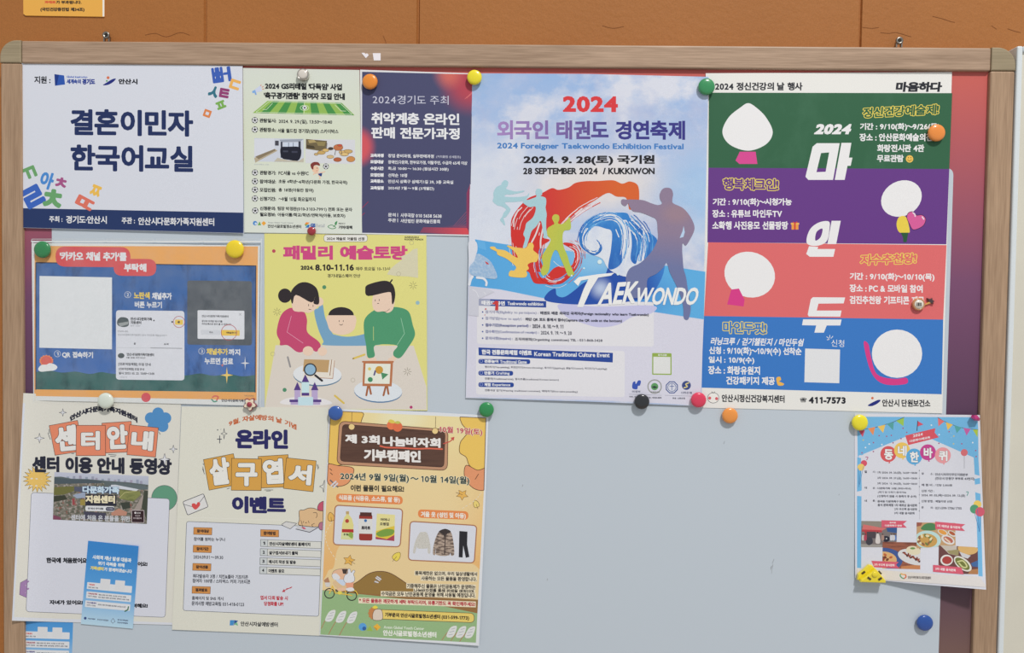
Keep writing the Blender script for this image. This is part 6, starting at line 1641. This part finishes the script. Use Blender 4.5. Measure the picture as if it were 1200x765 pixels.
# ice cream like badge magnet on the coral band
p = at(1076.3, 356.5, .004); p.y = -.0018; R_ = 7.3 * MM
V, Fc = lathe([(R_ * .92, 0), (R_, .001), (R_, .003), (R_ * .9, .0042), (R_ * .78, .0044), (R_ * .74, .0038)], 40)
o = mesh_obj('badge_magnet', V, Fc, gloss((190, 130, 84)), None, p, smooth=True); tag(o, 'tiny tan rimmed badge magnet with a brown handle on the coral band', 'magnet', 'magnets on the board')
V, Fc = lathe([(R_ * .75, .0036), (R_ * .72, .0042), (R_ * .05, .0043)], 32); mesh_obj('badge_face', V, Fc, gloss((214, 208, 196)), o, smooth=True)
bm = bmesh.new()
for i, (x, w) in enumerate(((-2.4, .8), (-1.2, .5), (-.3, 1.0), (.9, .5), (2.0, .9))):
    slab(bm, [((x - w / 2) * MM, -2 * MM), ((x + w / 2) * MM, -2 * MM), ((x + w / 2) * MM, 2 * MM), ((x - w / 2) * MM, 2 * MM)], .0042, .00445)
bm_obj('badge_mark', bm, ink((60, 58, 60)), o)
bm = bmesh.new(); slab(bm, [(6.5 * MM, -1.4 * MM), (7.6 * MM, .2 * MM), (13.6 * MM, 4.2 * MM), (14.6 * MM, 1.6 * MM)], 0, .0028, .0004); bm_obj('cone', bm, gloss((206, 158, 76)), o)
bm = bmesh.new(); slab(bm, [(11.6 * MM, 3.2 * MM), (9.6 * MM, 7.4 * MM), (13 * MM, 6.2 * MM), (15.4 * MM, 7.6 * MM), (15.6 * MM, 5.4 * MM), (18.4 * MM, 3.6 * MM), (15.6 * MM, 2.6 * MM), (17.6 * MM, .6 * MM), (14 * MM, 1.6 * MM)], .0004, .0032, .0004); bm_obj('dark_sprig', bm, gloss((64, 44, 48)), o)

# magenta faceted push pin
p = at(1143.2, 489.6, .012); bm = bmesh.new(); bmesh.ops.create_icosphere(bm, subdivisions=1, radius=4.6 * MM)
for v in bm.verts: v.co.x *= 1.25; v.co.z *= .8
bmesh.ops.rotate(bm, verts=bm.verts, cent=(0, 0, 0), matrix=Matrix.Rotation(math.radians(24), 3, 'Y'))
o = bm_obj('push_pin', bm, gloss((176, 32, 112), .15), None, p); tag(o, 'magenta faceted push pin at the top right of the small bunting poster', 'push pin', 'magnets on the board')
V, Fc = lathe([(.0005, -.012), (.0005, -.003)], 10); mesh_obj('pin_shaft', V, Fc, SIL, o)

# yellow clip magnet
p = at(1021.3, 675.5, .008); p.y = -.0042; k = MM
YEL, BLKP = gloss((240, 206, 36)), ink((70, 62, 40))
bm = bmesh.new(); slab(bm, [(-16 * k, -4.5 * k), (-15.4 * k, 2 * k), (-3 * k, 13.6 * k), (.4 * k, 13.2 * k), (14.6 * k, -2 * k), (14.8 * k, -4.6 * k)], 0, .004, .001)
o = bm_obj('clip_magnet', bm, YEL, None, p); tag(o, 'yellow triangular clip magnet with dark grip marks at the foot of the bunting poster', 'clip magnet', 'magnets on the board')
bm = bmesh.new(); slab(bm, [(-14.6 * k, -5.2 * k), (-13.8 * k, -2.4 * k), (-1.5 * k, 6.6 * k), (3 * k, 10.4 * k), (14.4 * k, -2.6 * k), (14.4 * k, -5.6 * k)], .0045, .010, .0014); bm_obj('clip_jaw', bm, YEL, o)
V, Fc = lathe([(.0036, .0098), (.0036, .0108), (.003, .0113), (.0003, .0113)], 32); m_ = mesh_obj('clip_button', V, Fc, YEL, o, (1.2 * k, 0, 4.4 * k), smooth=True)
for x, z, a in ((-5, -.2, -35), (7.4, -.4, 35), (-9.6, 4.6, 38), (9.4, 5, -45)):
    bm = bmesh.new(); bmesh.ops.create_cube(bm, size=1)
    dy = -.0102 if abs(x) < 8 else -.0042
    for v in bm.verts: v.co = Vector((v.co.x * 4.4 * k, v.co.y * .0012, v.co.z * 2.1 * k))
    bmesh.ops.rotate(bm, verts=bm.verts, cent=(0, 0, 0), matrix=Matrix.Rotation(math.radians(-a * 1.0), 3, 'Y'))
    for v in bm.verts: v.co += Vector((x * k, dy, z * k))
    bm_obj('grip_mark', bm, BLKP, o)
